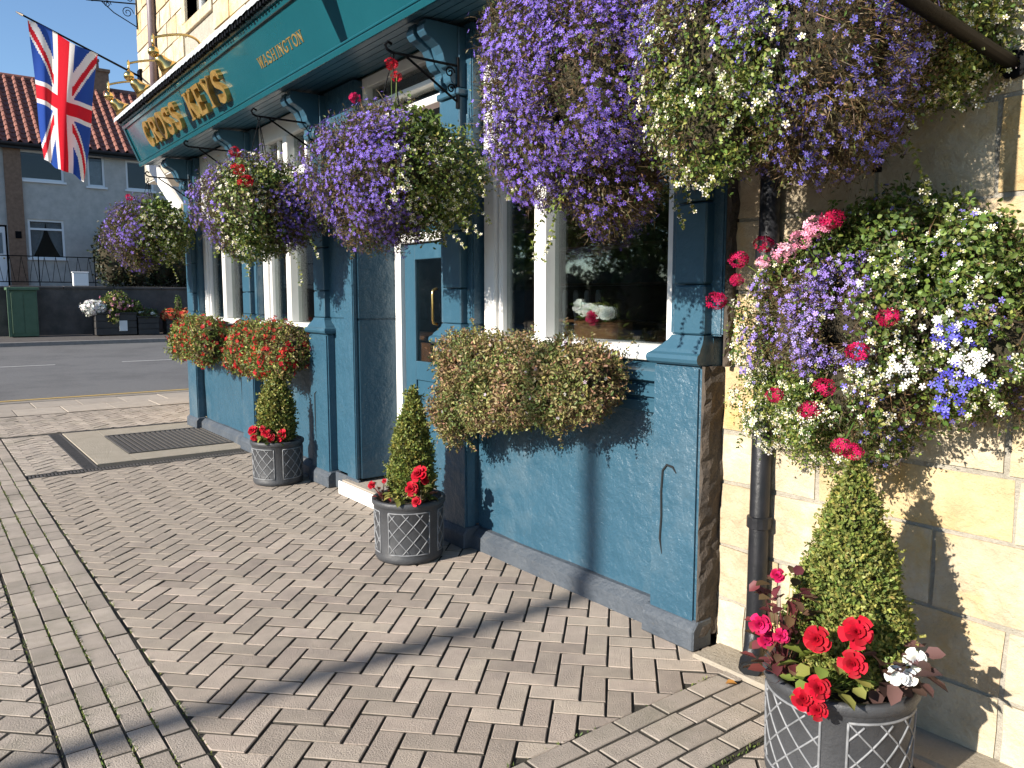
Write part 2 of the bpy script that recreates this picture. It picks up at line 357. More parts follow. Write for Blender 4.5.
def lay(parent, rects, name, mat, keep, zt=0.0, g=0.0050):
    full = shared_block(name, PL-2*g, PW-2*g, mat); rects = sorted(rects, key=keep); rest = MB()
    for i, (x, y, hz, fl, P) in enumerate(rects):
        dz = U(-.0018, .002)-(.003 if U(0,1) < .05 else 0); tl = (U(-.02,.02), U(-.02,.02))
        if i < 300:
            if fl:
                o = bpy.data.objects.new(name, full); COL.objects.link(o); o.parent = parent; c = np.mean(P, 0)
                o.location = (c[0], c[1], zt+dz); e = np.array(P[1])-np.array(P[0])
                if not hz: e = np.array(P[2])-np.array(P[1])
                o.rotation_euler = (U(-.012,.012), U(-.012,.012), math.atan2(e[1], e[0])+U(-.012,.012))
            else:
                mb = MB(); blockpoly(mb, P, zt+dz); soil(mb.build(name, mat, parent).data)
        else: blockpoly(rest, P, zt+dz, tilt=tl)
    if rest.v: soil(props(rest.build(name+'_field', mat, parent), kind='stuff').data)
lay(pavement, herring(0.755, 2.84, 2.035, 8.08), 'paver', M['paver'], lambda r: r[1]+0.25*abs(r[0]-1.8))
far_pave = sheet('pavement_beyond_drain', 0.745, 5.5, 8.26, 12.5, -0.0055, M['sand'])
lay(far_pave, herring(0.755, 1.215, 8.275, 10.60)+herring(0.755, 5.4, 10.72, 12.48), 'paver', M['paver_grey'], lambda r: r[1])
forecourt = sheet('forecourt', -4.5, 0.325, -1.0, 12.5, -0.0055, M['sand'])
lay(forecourt, herring(-2.2, 0.32, 2.0, 12.4, ox=.05), 'paver', M['paver_grey'], lambda r: abs(r[1]-4.0)+1.6*max(0, .1-r[0])*(1+r[1]*.1))
near_pave = sheet('near_pavement', 0.75, 2.92, -3.0, 1.60, -0.0055, M['sand'])
lay(near_pave, herring(0.76, 2.9, -2.6, 1.59), 'paver', M['paver'], lambda r: -r[1])
# edging strip: four rows of blocks along the street, and the band of four rows running to the wall
def band(name, blocks, bx):
    st = sheet(name, *bx, -0.0055, M['sand']); me = '' or shared_block('edging_block', 0.1985, 0.0925, M['paver_grey'])
    for (x, y, a) in blocks:
        o = bpy.data.objects.new('edging_block', me); COL.objects.link(o); o.parent = st
        o.location = (x, y, U(-.002,.002)); o.rotation_euler = (U(-.015,.015), U(-.015,.015), a+U(-.02,.02))
    return st
bl = []
for k in range(4):
    off = [0, .10, .03, .13][k]
    for j in range(58): bl.append((0.384+k*0.1027, 0.4+off+j*0.2115, math.pi/2))
edging = band('edging_strip', bl, (0.328, 0.748, -0.3, 12.5))
bl = []
for k in range(4):
    off = [0, .06, .13, .02][k]
    for j in range(10): bl.append((0.87+off*.6+j*0.2105, 1.986-k*0.1045, 0.0))
cross = band('crossing_band', bl, (0.752, 2.90, 1.61, 2.034))
# moss and weeds in the joints
f = Fol()
for (x0, x1, y0, y1, n) in [(.433,.439,2.3,9,900),(.536,.543,2.3,9,1100),(.639,.646,2.3,9,500),(.752,.757,2.2,8,260),(.327,.332,2.3,8,260),(1.0,2.6,2.035,2.045,110),(1.5,2.85,1.60,1.615,140),(2.70,2.85,4.2,4.8,60)]:
    c = np.stack([RNG.uniform(x0,x1,n), RNG.uniform(y0,y1,n), np.full(n,-.008)], 1)
    c = c[lump(c, 7.0, 2.0) > -.1]; n = len(c)
    d = nrm(rdir(n)*.8+np.array([0,0,1.0])); f.leaves(c, d, rdir(n), RNG.uniform(.010,.024,n), .006, pal([(.10,.15,.03),(.16,.18,.05),(.07,.10,.03)], n))
props(f.build('joint_moss', M['leaf'], edging), kind='stuff')
# drain channels, cellar hatch
def channel(p0, p1, wid, label, grp=None):
    ax = 0 if abs(p1[0]-p0[0]) > abs(p1[1]-p0[1]) else 1; t = thing('drain_channel', (p0[0], p0[1], -.004), label, 'drain')
    def bb(a0, a1, b0, b1, z0, z1):
        m = MB(); c = p0[1-ax]
        return m.box(a0,a1,c+b0,c+b1,z0,z1) if ax == 0 else m.box(c+b0,c+b1,a0,a1,z0,z1)
    a0, a1 = p0[ax], p1[ax]; h = wid/2
    bb(a0,a1,-h,h,-.03,-.0085).build('channel_bed', M['crack'], t)
    for s_ in (-1,1): bb(a0,a1,s_*h-.008,s_*h+.008,-.03,.001).build('frame_rail', M['grate'], t)
    n = int((a1-a0)/.03); m = MB()
    for i in range(n):
        c = a0+(i+.5)*(a1-a0)/n; q = bb(c-.008, c+.008, -h+.009, h-.009, -.02, -.001); m.add(q.v, q.f)
    o = m.build('grating_bar', M['grate'], t); o['kind'] = 'stuff'
    return t
channel((0.76,8.17), (2.83,8.17), 0.12, 'long narrow iron drain grating across the block paving towards the wall')
channel((1.28,8.25), (1.28,10.6), 0.115, 'narrow iron drain grating beside the concrete cellar hatch slab')
channel((1.36,10.66), (2.83,10.66), 0.06, 'thin dark drain slot on the road side of the cellar hatch')
t = thing('cellar_hatch', (2.1, 9.4, -.004), 'pale concrete slab with a ribbed iron cellar grating at the foot of the wall', 'hatch')
MB().box(1.36,1.715,8.40,10.58,-.05,.004).build('concrete_surround', M['concrete'], t, .004)
MB().box(1.718,2.81,8.40,8.765,-.05,.003).build('concrete_surround', M['concrete'], t, .004)
MB().box(1.718,2.81,10.07,10.58,-.05,.0035).build('concrete_surround', M['concrete'], t, .004)
MB().box(1.72,2.80,8.77,10.065,-.05,-.02).build('hatch_pit', M['crack'], t)
for b in ((1.72,1.75,8.77,10.065),(2.77,2.80,8.77,10.065),(1.752,2.768,8.77,8.80),(1.752,2.768,10.035,10.065)): MB().box(*b,-.03,.012).build('grating_frame', M['grate'], t)
for i in range(18): MB().box(1.766+i*.0563,1.798+i*.0563,8.802,10.033,-.018,.009).build('grating_bar', M['grate'], t)
# slabs, kerb, road
slabs = sheet('footway', -12, 30, 12.56, 14.10, -0.0075, M['sand'])
me = {}
for i in range(26):
    for j in range(2):
        x0 = -5+i*.61+(j*.3); w = .6
        mb = MB(); blockpoly(mb, [(x0,12.58+j*.76),(x0+w,12.58+j*.76),(x0+w,13.325+j*.75),(x0,13.325+j*.75)], U(-.004,.004), .005); mb.build('slab', M['slab'], slabs)
kerb = MB().box(-60,60,14.09,14.22,-.2,.012).build('kerb', M['kerb'], None, .01); kerb['kind'] = 'structure'
ROADZ = lambda y: -0.03+(y-14.2)*0.017
road = sheet('road', -120, 120, 14.15, 27.2, ROADZ(14.15), M['asphalt'], None, ROADZ(27.2))
for k, y in enumerate((14.42, 14.62)):
    MB().add([(-60,y,ROADZ(y)+.006),(60,y,ROADZ(y)+.006),(60,y+.085,ROADZ(y+.085)+.006),(-60,y+.085,ROADZ(y+.085)+.006)], [(0,1,2,3)]).build('yellow_line', M['yellow'], road)
for i in range(20):
    x = -40+i*4.0; y = 20.6
    MB().add([(x,y,ROADZ(y)+.006),(x+2.6,y,ROADZ(y)+.006),(x+2.6,y+.1,ROADZ(y+.1)+.006),(x,y+.1,ROADZ(y+.1)+.006)], [(0,1,2,3)]).build('lane_dash', M['whiteline'], road)
k2 = MB().box(-120,120,27.0,27.15,0,.315).build('kerb', M['kerb'], None, .012); k2['kind'] = 'structure'
sheet('far_pavement', -120, 120, 27.14, 29.6, .308, pmat('tarmac_footway', (0.085,0.075,0.068), (0.06,0.053,0.05), 0.9, 4, 0.5, 60), None, .40)
# ------------------------------------------------------------------ the pub
pub = thing('pub_building', (3.4, 6.0, 0), 'blue-fronted corner pub with teal signboard, white windows and pale sandstone walls', 'pub')
def stones(parent, y0, y1, z0, z1, x, holes=(), hmin=.22, hmax=.34, wmin=.32, wmax=.75, seed=3, name='stone'):
    g = np.random.default_rng(seed); z = z0
    while z < z1-.08:
        h = g.uniform(hmin, hmax); h = min(h, z1-z)
        if z1-(z+h) < .1: h = z1-z
        y = y0-g.uniform(0, .3)
        while y < y1-.02:
            w = g.uniform(wmin, wmax); a, b = max(y, y0), min(y+w, y1); y += w
            if y1-b < .12: b = y1; y = y1
            if b-a < .05: continue
            if any(a < hy1-.02 and b > hy0+.02 and z < hz1-.02 and z+h > hz0+.02 for hy0, hy1, hz0, hz1 in holes):
                hy0, hy1, hz0, hz1 = holes[0]
                if b > hy0+.02 and a < hy0-.06: b = hy0
                elif a < hy1-.02 and b > hy1+.06: a = hy1
                else: continue
            j = .009; q = [g.uniform(-.005,.005) for _ in range(8)]; xx = x+g.uniform(-.004,.003)
            a2, b2, c2, d2 = a+j, b-j, z+j, z+h-j
            n, nz = 3, 3; vs = []
            for iz in range(nz):
                for iy in range(n):
                    ty, tz = iy/(n-1), iz/(nz-1); edge = iy in (0, n-1) or iz in (0, nz-1)
                    vs.append((xx+(.005 if edge else -.003)+g.uniform(-.003,.003), a2+(b2-a2)*ty+(q[iz] if edge else 0), c2+(d2-c2)*tz+(q[iy+3] if edge else 0)))
            ring = [0,1,2,5,8,7,6,3]; k = len(vs)
            vs += [(xx+.05, vs[i][1], vs[i][2]) for i in ring]
            fs = [(0,3,4,1),(1,4,5,2),(3,6,7,4),(4,7,8,5)]+[(ring[i], ring[(i+1)%8], k+(i+1)%8, k+i) for i in range(8)]
            o = MB().add(vs, fs).build(name, M['stone'], parent, smooth=False)
        z += h
sw = MB().box(2.900, 3.30, -6.0, 2.235, -.1, 3.30).build('side_wall', M['mortar'], pub)
stones(sw, -2.2, 2.232, .0, 3.28, 2.888)
MB().box(2.70, 2.915, 0.2, 2.22, -.05, .012).build('footing_slab', M['concrete'], pub, .012)
HY0, HY1, HZ0, HZ1 = 9.46, 10.36, 4.92, 6.3
uw = MB().box(2.936,3.30,-6,HY0,3.301,7.2).box(2.936,3.30,HY1,12.85,3.301,7.2).box(2.936,3.30,HY0,HY1,3.301,HZ0).box(2.936,3.30,HY0,HY1,HZ1,7.2).build('upper_wall', M['mortar'], pub)
stones(uw, 6.4, 12.86, 3.76, 6.2, 2.912, holes=[(HY0-.14,HY1+.14,HZ0-.14,HZ1+.1)], seed=5, wmin=.35, wmax=.8)
for b in ((HY0-.13,HY0,HZ0,HZ1),(HY1,HY1+.13,HZ0,HZ1),(HY0-.13,HY1+.13,HZ0-.13,HZ0-.002)): MB().box(2.90,3.06,*b).build('window_surround', M['stone'], uw, .006)
uwin = MB().box(3.08,3.14,HY0,HY0+.07,HZ0,HZ1).box(3.08,3.14,HY1-.07,HY1,HZ0,HZ1).box(3.08,3.14,HY0+.07,HY1-.07,HZ0,HZ0+.09).box(3.08,3.14,HY0+.07,HY1-.07,5.6,5.66).build('upper_window', M['white'], pub)
MB().box(3.10,3.108,HY0+.07,HY1-.07,HZ0+.09,HZ1).build('pane', M['glass_far'], uwin)
MB().box(3.2,3.22,HY0,HY1,HZ0,HZ1).build('dark_backing', M['room'], uwin)  # dark sheet closing off the opening behind the glass
MB().add([(2.9,10.55,0),(4.3,12.9,0),(4.3,12.9,3.3),(2.9,10.55,3.3),(3.0,10.4,0),(4.5,12.8,0),(4.5,12.8,3.3),(3.0,10.4,3.3)], [(0,1,2,3),(4,7,6,5),(3,2,6,7),(0,4,5,1),(0,3,7,4),(1,5,6,2)]).build('splayed_corner_wall', M['stone'], pub)
MB().box(2.95,7.0,10.9,12.84,3.285,3.32).build('overhang_soffit', M['white'], pub)
MB().box(3.30,10,-6,12.85,3.33,7.2).build('upper_storey', M['mortar'], pub)
# white raking board by the corner
MB().obox((2.9,11.65,3.14), (.02,0,0), (0,.80,.43), (0,-.05,.09)).build('raking_board', M['white'], pub)
# ---- room inside
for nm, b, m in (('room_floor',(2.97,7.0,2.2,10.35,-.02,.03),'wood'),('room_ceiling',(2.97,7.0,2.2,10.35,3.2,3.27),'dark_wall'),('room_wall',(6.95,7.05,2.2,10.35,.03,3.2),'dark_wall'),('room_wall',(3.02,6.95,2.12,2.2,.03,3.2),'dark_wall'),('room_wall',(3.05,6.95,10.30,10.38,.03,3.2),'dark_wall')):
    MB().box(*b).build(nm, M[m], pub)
# ---- shop front: panels, sills, windows
MOULD = [(2.96,1.04),(2.861,1.04),(2.836,1.05),(2.836,1.10),(2.852,1.108),(2.852,1.118),(2.826,1.126),(2.826,1.178),(2.846,1.186),(2.846,1.196),(2.80,1.208),(2.80,1.252),(2.90,1.298),(2.96,1.298)]
def riser(y0, y1):
    o = MB()
    ny, nz = int((y1-y0)/.12)+1, 9; vs = []
    for i in range(ny+1):
        for j in range(nz+1):
            y = y0+(y1-y0)*i/ny; z = .0+1.042*j/nz; vs.append((2.86+.008*math.sin(y*7.3+z*3.1)*math.sin(z*6.1+y)+U(-.002,.002), y, z))
    o.add(vs, [(i*(nz+1)+j, i*(nz+1)+j+1, (i+1)*(nz+1)+j+1, (i+1)*(nz+1)+j) for i in range(ny) for j in range(nz)])
    o.box(2.90,2.97,y0,y1,0,1.04)
    r = o.build('stall_riser', M['blue_rough'], pub, smooth=True)
    MB().prism(MOULD, y0+.001, y1-.001).build('sill_moulding', M['blue'], r)
    MB().prism([(2.87,0),(2.79,0),(2.792,.085),(2.835,.125),(2.87,.13)], y0+.001, y1-.001).build('plinth', M['plinth'], r)
for a in ((2.50,4.12),(6.52,7.985),(8.335,10.01)): riser(*a)
def window(y0, y1, mull, ztr, side=.085):
    o = MB().box(2.84,3.0,y0,y1,1.30,1.372).build('window', M['white'], pub, .005)
    def fr(*b): MB().box(*b).build('frame', M['white'], o, .006, 2)
    fr(2.90,3.0,y1-side-.03,y1,1.374,3.28); fr(2.90,3.0,y0,y0+side,1.374,3.28)
    fr(2.925,2.995,y1-side-.075,y1-side-.034,1.374,3.10)
    ys = [y0+side]+[m for m in mull]+[y1-side-.08]
    for m in mull: fr(2.885,2.995,m-.05,m+.05,1.374,3.1)
    fr(2.90,2.998,y0+side+.002,y1-side-.032,3.102,3.28)
    for i in range(len(ys)-1):
        a, b = ys[i]+(.052 if i else .002), ys[i+1]-(.052 if i < len(mull) else .002)
        if ztr:
            fr(2.91,2.99,a,b,ztr,ztr+.075); fr(2.935,2.985,(a+b)/2-.02,(a+b)/2+.02,ztr+.077,3.10)
        MB().box(2.958,2.966,a,b,1.374,ztr if ztr else 3.10).build('pane', M['glass'], o)
        if ztr: MB().box(2.958,2.966,a,b,ztr+.076,3.10).build('pane', M['glass'], o)
    return o
window(2.50, 4.10, [3.53], 2.62)
w2 = window(6.52, 7.98, [7.28], 2.72)
window(8.335, 10.0, [9.2], 2.72)
for y in (6.68, 6.98, 7.75):                                   # tied-back white curtains behind the second window
    m = MB(); n = 12; vs = []
    for k in range(2):
        for i in range(n+1): vs.append((3.09+.02*math.sin(i*2.1+k), y-.07+.14*i/n*(1 if k == 0 else .7), 1.4+1.3*k))
    m.add(vs, [(i,i+1,n+2+i,n+1+i) for i in range(n)]).build('curtain', M['curtain'], pub, smooth=True)
# ---- pilasters
def pilaster(c, y0, y1, hp=.185, hs=.105, deep=2.99, cs=None, cut=-9):
    cp = c; cs = c if cs is None else cs
    o = MB().box(2.757,2.84,c-hp,c+hp,.0,1.30).build('pilaster', M['blue_rough'], pub, .012, 2)
    MB().prism([(2.86,0),(2.725,0),(2.727,.10),(2.757,.135),(2.86,.14)], c-hp-.02, c+hp+.02).build('plinth', M['plinth'], o, .008)
    MB().box(2.832,deep,y0 if cut < 0 else cut,y1,.14,1.43).build('pier', M['blue_rough'], o, .008, 2)
    MB().box(2.832,deep,y0,y1,1.432,3.27).build('pier', M['blue_rough'], o, .008, 2)
    MB().box(2.80,2.83,max(y0-.002,cut),y1+.002,.0,.135).build('pier_plinth', M['plinth'], o, .008)
    bm2 = MB(); rg = [(2.748,hp+.008,1.302),(2.734,hp+.02,1.312),(2.729,hp+.024,1.328),(2.734,hp+.02,1.346),(2.748,hp+.004,1.356),(2.752,hp-.01,1.372),(2.762,(hp+hs)/2,1.392),(2.772,hs+.012,1.415),(2.776,hs+.004,1.434)]
    mc = lambda hy: cs+(cp-cs)*min(1, max(0, (hy-hs-.004)/(hp-hs)))
    bm2.add([q for (xf, hy, z) in rg for q in ((2.84,max(cut,mc(hy)-hy),z),(xf,max(cut,mc(hy)-hy),z),(xf,mc(hy)+hy,z),(2.84,mc(hy)+hy,z))], [(4*i+j, 4*i+j+1, 4*i+5+j, 4*i+4+j) for i in range(len(rg)-1) for j in range(3)]+[(0,3,2,1),tuple(4*(len(rg)-1)+j for j in range(4))])
    bm2.build('base_moulding', M['blue'], o)
    c = cs
    zs = [1.434, 1.66, 2.02, 2.38, 2.84]
    for a, b in zip(zs[:-1], zs[1:]): MB().box(2.778,2.84,c-hs,c+hs,a+.003,b-.004).build('shaft_block', M['blue'], o, .007)
    MB().box(2.755,2.84,c-hs-.02,c+hs+.02,2.84,2.88).build('necking', M['blue'], o, .008)
    pr = [(2.776,2.90),(2.745,2.90),(2.728,2.915),(2.722,2.945),(2.735,2.972),(2.728,2.99),(2.70,3.0),(2.675,3.03),(2.665,3.07),(2.64,3.11),(2.59,3.14),(2.555,3.155),(2.535,3.18),(2.53,3.21),(2.545,3.225),(2.545,3.247),(2.776,3.247)]
    MB().prism(pr, c-hs+.004, c-.022).build('corbel', M['blue'], o, .004); MB().prism(pr, c+.022, c+hs-.004).build('corbel', M['blue'], o, .004)
    MB().box(2.778,2.84,c-hs,c+hs,2.884,3.246).build('shaft_block', M['blue'], o, .007)
    MB().prism([(2.776,2.93),(2.75,2.93),(2.74,2.98),(2.69,3.03),(2.66,3.12),(2.58,3.17),(2.56,3.24),(2.776,3.24)], c-.021, c+.021).build('corbel_core', M['blue'], o)
    return o
pilaster(2.39, 2.20, 2.498, hp=.14, hs=.088, cs=2.345, cut=2.25); pilaster(4.29, 4.122, 4.50, deep=3.25); pilaster(6.35, 5.73, 6.518, deep=3.25)
pilaster(8.16, 7.987, 8.333); pilaster(10.18, 10.012, 10.52)
def rough_return(x0, x1, y, z0, z1):
    nx, nz = 4, int((z1-z0)/.035); vs = []
    for j in range(nz+1):
        for i in range(nx+1): vs.append((x0+(x1-x0)*i/nx+(U(-.008,.004) if i == 0 else 0), y-U(0,.014)-(.004 if i else -.002)+.006*math.sin(j*.55), z0+(z1-z0)*j/nz))
    vs += [(x0+.004, y+.012, z0+(z1-z0)*j/nz) for j in range(nz+1)]; k = (nx+1)*(nz+1)
    MB().add(vs, [(j*(nx+1)+i, j*(nx+1)+i+1, (j+1)*(nx+1)+i+1, (j+1)*(nx+1)+i) for j in range(nz) for i in range(nx)]+[(k+j, j*(nx+1), (j+1)*(nx+1), k+j+1) for j in range(nz)]).build('rough_return', M['stone_brown'], pub)
rough_return(2.764, 2.905, 2.238, .06, 1.30); rough_return(2.84, 2.905, 2.188, 1.30, 3.2)
MB().box(2.79,2.83,5.735,5.90,.14,2.98).build('half_pilaster', M['blue_rough'], pub, .008, 2)
def crack(pts):
    MB().tube(pts, [.003]+[.0065]*(len(pts)-2)+[.002], 6).build('crack', M['crack'], pub)
crack([(2.756,2.375,.80),(2.756,2.395,.825),(2.755,2.43,.83),(2.756,2.455,.80),(2.756,2.462,.70),(2.756,2.458,.58),(2.756,2.465,.47),(2.756,2.452,.40)])
crack([(2.756,6.40,.80),(2.755,6.43,.78),(2.756,6.435,.6),(2.756,6.43,.38)])
crack([(2.853,8.62,.95),(2.853,8.63,.7),(2.853,8.62,.45)])
# ---- porch and door
MB().box(2.735,3.24,4.506,5.94,-.05,.115).build('doorstep', M['slab'], pub, .02, 2)
MB().box(2.722,2.733,4.52,5.93,.0,.11).build('step_riser', M['white'], pub, .004)
door = MB().box(3.205,3.245,5.475,5.635,.125,2.02).build('door', M['blue'], pub, .004)
MB().box(3.205,3.245,4.585,4.74,.125,2.02).build('stile', M['blue'], door, .004)
for z0, z1 in ((.125,.38),(.95,1.10),(1.90,2.02)): MB().box(3.205,3.245,4.742,5.473,z0,z1).build('rail', M['blue'], door, .004)
MB().box(3.222,3.238,4.742,5.473,.38,.95).build('panel', M['blue'], door); MB().box(3.214,3.236,4.83,5.385,.46,.87).build('raised_panel', M['blue'], door, .01)
MB().box(3.222,3.228,4.742,5.473,1.10,1.90).build('pane', M['glass'], door)
MB().tube([(3.20,5.14,1.40),(3.165,5.14,1.41),(3.16,5.14,1.44),(3.16,5.14,1.63),(3.165,5.14,1.66),(3.20,5.14,1.67)], .011, 8).build('pull_handle', M['brass'], door, smooth=True)
MB().tube([(3.205,5.15,1.15),(3.17,5.15,1.15),(3.165,5.22,1.15)], .011, 8).build('lever_handle', M['brass'], door, smooth=True)
MB().box(3.165,3.247,5.638,5.728,.12,2.10).build('door_frame', M['white'], pub, .006); MB().box(3.165,3.247,4.502,4.582,.12,2.10).build('door_frame', M['white'], pub, .006)
MB().box(3.168,3.247,4.584,5.636,2.03,2.10).build('door_frame', M['white'], pub, .006)
MB().box(3.18,3.25,4.502,5.728,2.102,2.86).build('porch_header', M['blue'], pub)
MB().box(2.90,3.25,4.502,5.728,2.862,2.90).build('porch_ceiling', M['dark_wall'], pub)
ol = MB().box(2.90,2.99,4.502,5.728,2.902,2.955).build('overlight', M['white'], pub, .006)
for b in ((4.502,4.58,2.957,3.28),(5.65,5.728,2.957,3.28),(4.582,5.648,3.20,3.28),(4.582,5.648,3.04,3.075)): MB().box(2.905,2.985,*b).build('frame', M['white'], ol, .005)
MB().box(2.955,2.962,4.582,5.648,2.957,3.20).build('pane', M['glass'], ol)
# ---- fascia signboard
FB = np.array([2.45,0,3.25]); FV = np.array([-.19,0,.45]); FL = float(np.linalg.norm(FV)); FV = FV/FL; FN = np.array([-FV[2],0,FV[0]])
def FP(y, v, w): return FB+FV*v+FN*w+np.array([0,y,0])
def fbox(y0, y1, v0, v1, w0, w1):
    return MB().obox(FP((y0+y1)/2,(v0+v1)/2,(w0+w1)/2), (0,(y1-y0)/2,0), FV*(v1-v0)/2, FN*(w1-w0)/2)
FY0, FY1 = 1.95, 10.86
fas = MB().prism([(2.475,3.262),(2.29,3.70),(2.93,3.74),(2.93,3.30)], FY0, FY1).build('fascia', M['teal'], pub)
fbox(FY0-.005,FY1+.005,.0,FL,-.02,.0).build('sign_board', M['teal'], fas)
for (v0,v1,w) in ((-.012,.030,.028),(.036,.052,.016),(FL-.04,FL+.0,.02)): fbox(FY0-.01,FY1+.01,v0,v1,.001,w).build('sign_moulding', M['teal'], fas, .004)
fbox(FY1-.05,FY1+.008,.054,FL-.042,.001,.02).build('sign_moulding', M['teal'], fas, .004)
for i in range(6):
    x0 = 2.462+i*.074; z = 3.253+.007*i
    MB().add([(x0,FY0,z),(x0+.066,FY0,z+.006),(x0+.066,FY0,z+.03),(x0,FY0,z+.03),(x0,FY1,z),(x0+.066,FY1,z+.006),(x0+.066,FY1,z+.03),(x0,FY1,z+.03)], [(0,1,2,3),(7,6,5,4),(0,4,5,1),(1,5,6,2),(2,6,7,3),(3,7,4,0)]).build('soffit_board', M['white'] if i < 0 else M['blue'], fas)
co = MB().prism([(2.27,3.702),(2.215,3.715),(2.205,3.76),(2.90,3.84),(2.90,3.742)], FY0-.02, FY1+.02).build('cornice', M['teal'], pub)
m = MB(); n = int((FY1-FY0)/.062)
for i in range(n):
    y = FY0+i*.062; m.box(2.178,2.213,y,y+.036,3.706+U(-.006,.006),3.752)
o = m.build('dentil', M['iron'], co); o['kind'] = 'stuff'
m = MB(); n = 240; vs = []
for i in range(n+1):
    y = FY0-.03+(FY1-FY0+.06)*i/n; w = .014*math.sin(i*1.9)+U(-.01,.01)
    vs += [(2.165+w*.4, y, 3.742+w*.7), (2.168+w*.4, y, 3.790+w*.3), (2.91, y, 3.885+.006*math.sin(i*.7))]
m.add(vs, [(3*i+j, 3*i+3+j, 3*i+4+j, 3*i+1+j) for i in range(n) for j in range(2)]).build('lead_flashing', M['lead'], co)
# lettering, built from strokes
def arc(cx, cy, rx, ry, a0, a1, n=14): return [(cx+rx*math.cos(R(a0+(a1-a0)*i/n)), cy+ry*math.sin(R(a0+(a1-a0)*i/n))) for i in range(n+1)]
def glyph(ch, t, th):
    s_ = .07 if th > .12 else .055; f_ = .11+t*.5
    def ser(x, y): return ([(x-f_, y), (x+f_, y)], s_)
    lo, hi = s_/2, 1-s_/2; G = {
    'C': [(arc(.52,.5,.40,.46,48,312), t), ([(.83,.98),(.83,.70)], s_), ([(.83,.02),(.83,.28)], s_)],
    'R': [([(.22,0),(.22,1)], t), ([(.22,.96)]+arc(.52,.73,.28,.225,90,-90)+[(.22,.5)], t*.85), ([(.46,.5),(.86,0)], t), ser(.22,lo), ser(.22,hi), ser(.84,lo)],
    'O': [(arc(.5,.5,.40,.46,0,360,28), t)],
    'S': [([(.80,.76),(.74,.88),(.62,.95),(.48,.96),(.33,.93),(.22,.84),(.19,.73),(.25,.62),(.38,.55),(.55,.49),(.70,.41),(.79,.31),(.78,.18),(.69,.08),(.54,.04),(.40,.04),(.27,.10),(.19,.24)], t*.9), ([(.80,.97),(.80,.70)], s_), ([(.19,.03),(.19,.30)], s_)],
    'K': [([(.20,0),(.20,1)], t), ([(.82,1),(.25,.46)], th), ([(.40,.58),(.86,0)], t), ser(.20,lo), ser(.20,hi), ser(.82,lo), ser(.80,hi)],
    'E': [([(.22,0),(.22,1)], t), ([(.10,.955),(.82,.955)], th), ([(.22,.5),(.66,.5)], th), ([(.10,.045),(.85,.045)], th), ([(.82,.98),(.82,.74)], s_), ([(.85,.02),(.85,.27)], s_), ([(.66,.62),(.66,.38)], s_)],
    'Y': [([(.16,1),(.5,.45)], t), ([(.84,1),(.5,.45)], th), ([(.5,.5),(.5,0)], t), ser(.5,lo), ser(.16,hi), ser(.84,hi)],
    'W': [([(.04,1),(.28,0)], t), ([(.28,0),(.5,.9)], th), ([(.5,1),(.74,0)], t), ([(.74,0),(.97,1)], th), ser(.06,hi), ser(.94,hi)],
    'A': [([(.5,1),(.12,0)], th), ([(.5,1),(.88,0)], t), ([(.25,.34),(.74,.34)], th), ser(.12,lo), ser(.87,lo)],
    'H': [([(.2,0),(.2,1)], t), ([(.8,0),(.8,1)], t), ([(.2,.5),(.8,.5)], th), ser(.2,lo), ser(.2,hi), ser(.8,lo), ser(.8,hi)],
    'I': [([(.5,0),(.5,1)], t), ser(.5,lo), ser(.5,hi)],
    'N': [([(.18,0),(.18,1)], th), ([(.18,1),(.82,0)], t), ([(.82,0),(.82,1)], th), ser(.18,lo), ser(.16,hi), ser(.82,hi)],
    'G': [(arc(.5,.5,.40,.46,48,325), t), ([(.83,.98),(.83,.70)], s_), ([(.80,.06),(.80,.44)], t), ser(.76,.44)],
    'T': [([(.5,0),(.5,1)], t), ([(.08,.955),(.92,.955)], th), ser(.5,lo), ([(.09,.98),(.09,.74)], s_), ([(.91,.98),(.91,.74)], s_)]}
    return G[ch]
def letter(ch, ystart, wid, v0, hgt, t, th, depth, mat):
    mb = MB()
    for si, (pts, w) in enumerate(glyph(ch, t, th)):
        P = [np.array([x*wid, y*hgt]) for x, y in pts]; w = w*hgt*.5; n = len(P); closed = np.linalg.norm(P[0]-P[-1]) < 1e-6
        Lf, Rt = [], []
        for i in range(n):
            a = P[i-1] if i else (P[-2] if closed else None); b = P[i+1] if i < n-1 else (P[1] if closed else None)
            d1 = (P[i]-a)/np.linalg.norm(P[i]-a) if a is not None else None; d2 = (b-P[i])/np.linalg.norm(b-P[i]) if b is not None else None
            d = d1 if d2 is None else d2 if d1 is None else (d1+d2)/np.linalg.norm(d1+d2)
            q = np.array([-d[1], d[0]]); k = 1/max(.6, abs(float(q@np.array([-(d1 if d1 is not None else d)[1], (d1 if d1 is not None else d)[0]]))))
            Lf.append(P[i]+q*w*k); Rt.append(P[i]-q*w*k)
        dp = depth+si*.0005
        vs = []
        for A in (Lf, Rt):
            for dd in (.0, dp): vs += [FP(ystart-a[0], v0+a[1], dd+.0005) for a in A]
        L0, L1, R0, R1 = 0, n, 2*n, 3*n
        fs = [(L1+i, R1+i, R1+i+1, L1+i+1) for i in range(n-1)]+[(L0+i, L1+i, L1+i+1, L0+i+1) for i in range(n-1)]+[(R0+i, R0+i+1, R1+i+1, R1+i) for i in range(n-1)]
        fs += [(L0, R0, R1, L1), (L0+n-1, L1+n-1, R1+n-1, R0+n-1)]
        mb.add(vs, fs)
    mb.build('letter', mat, fas)
y = 10.02
for ch in 'CROSS KEYS':
    if ch == ' ': y -= .30; continue
    letter(ch, y, .265, .115, .255, .20, .15, .045, M['gold']); y -= .283
y = 6.43
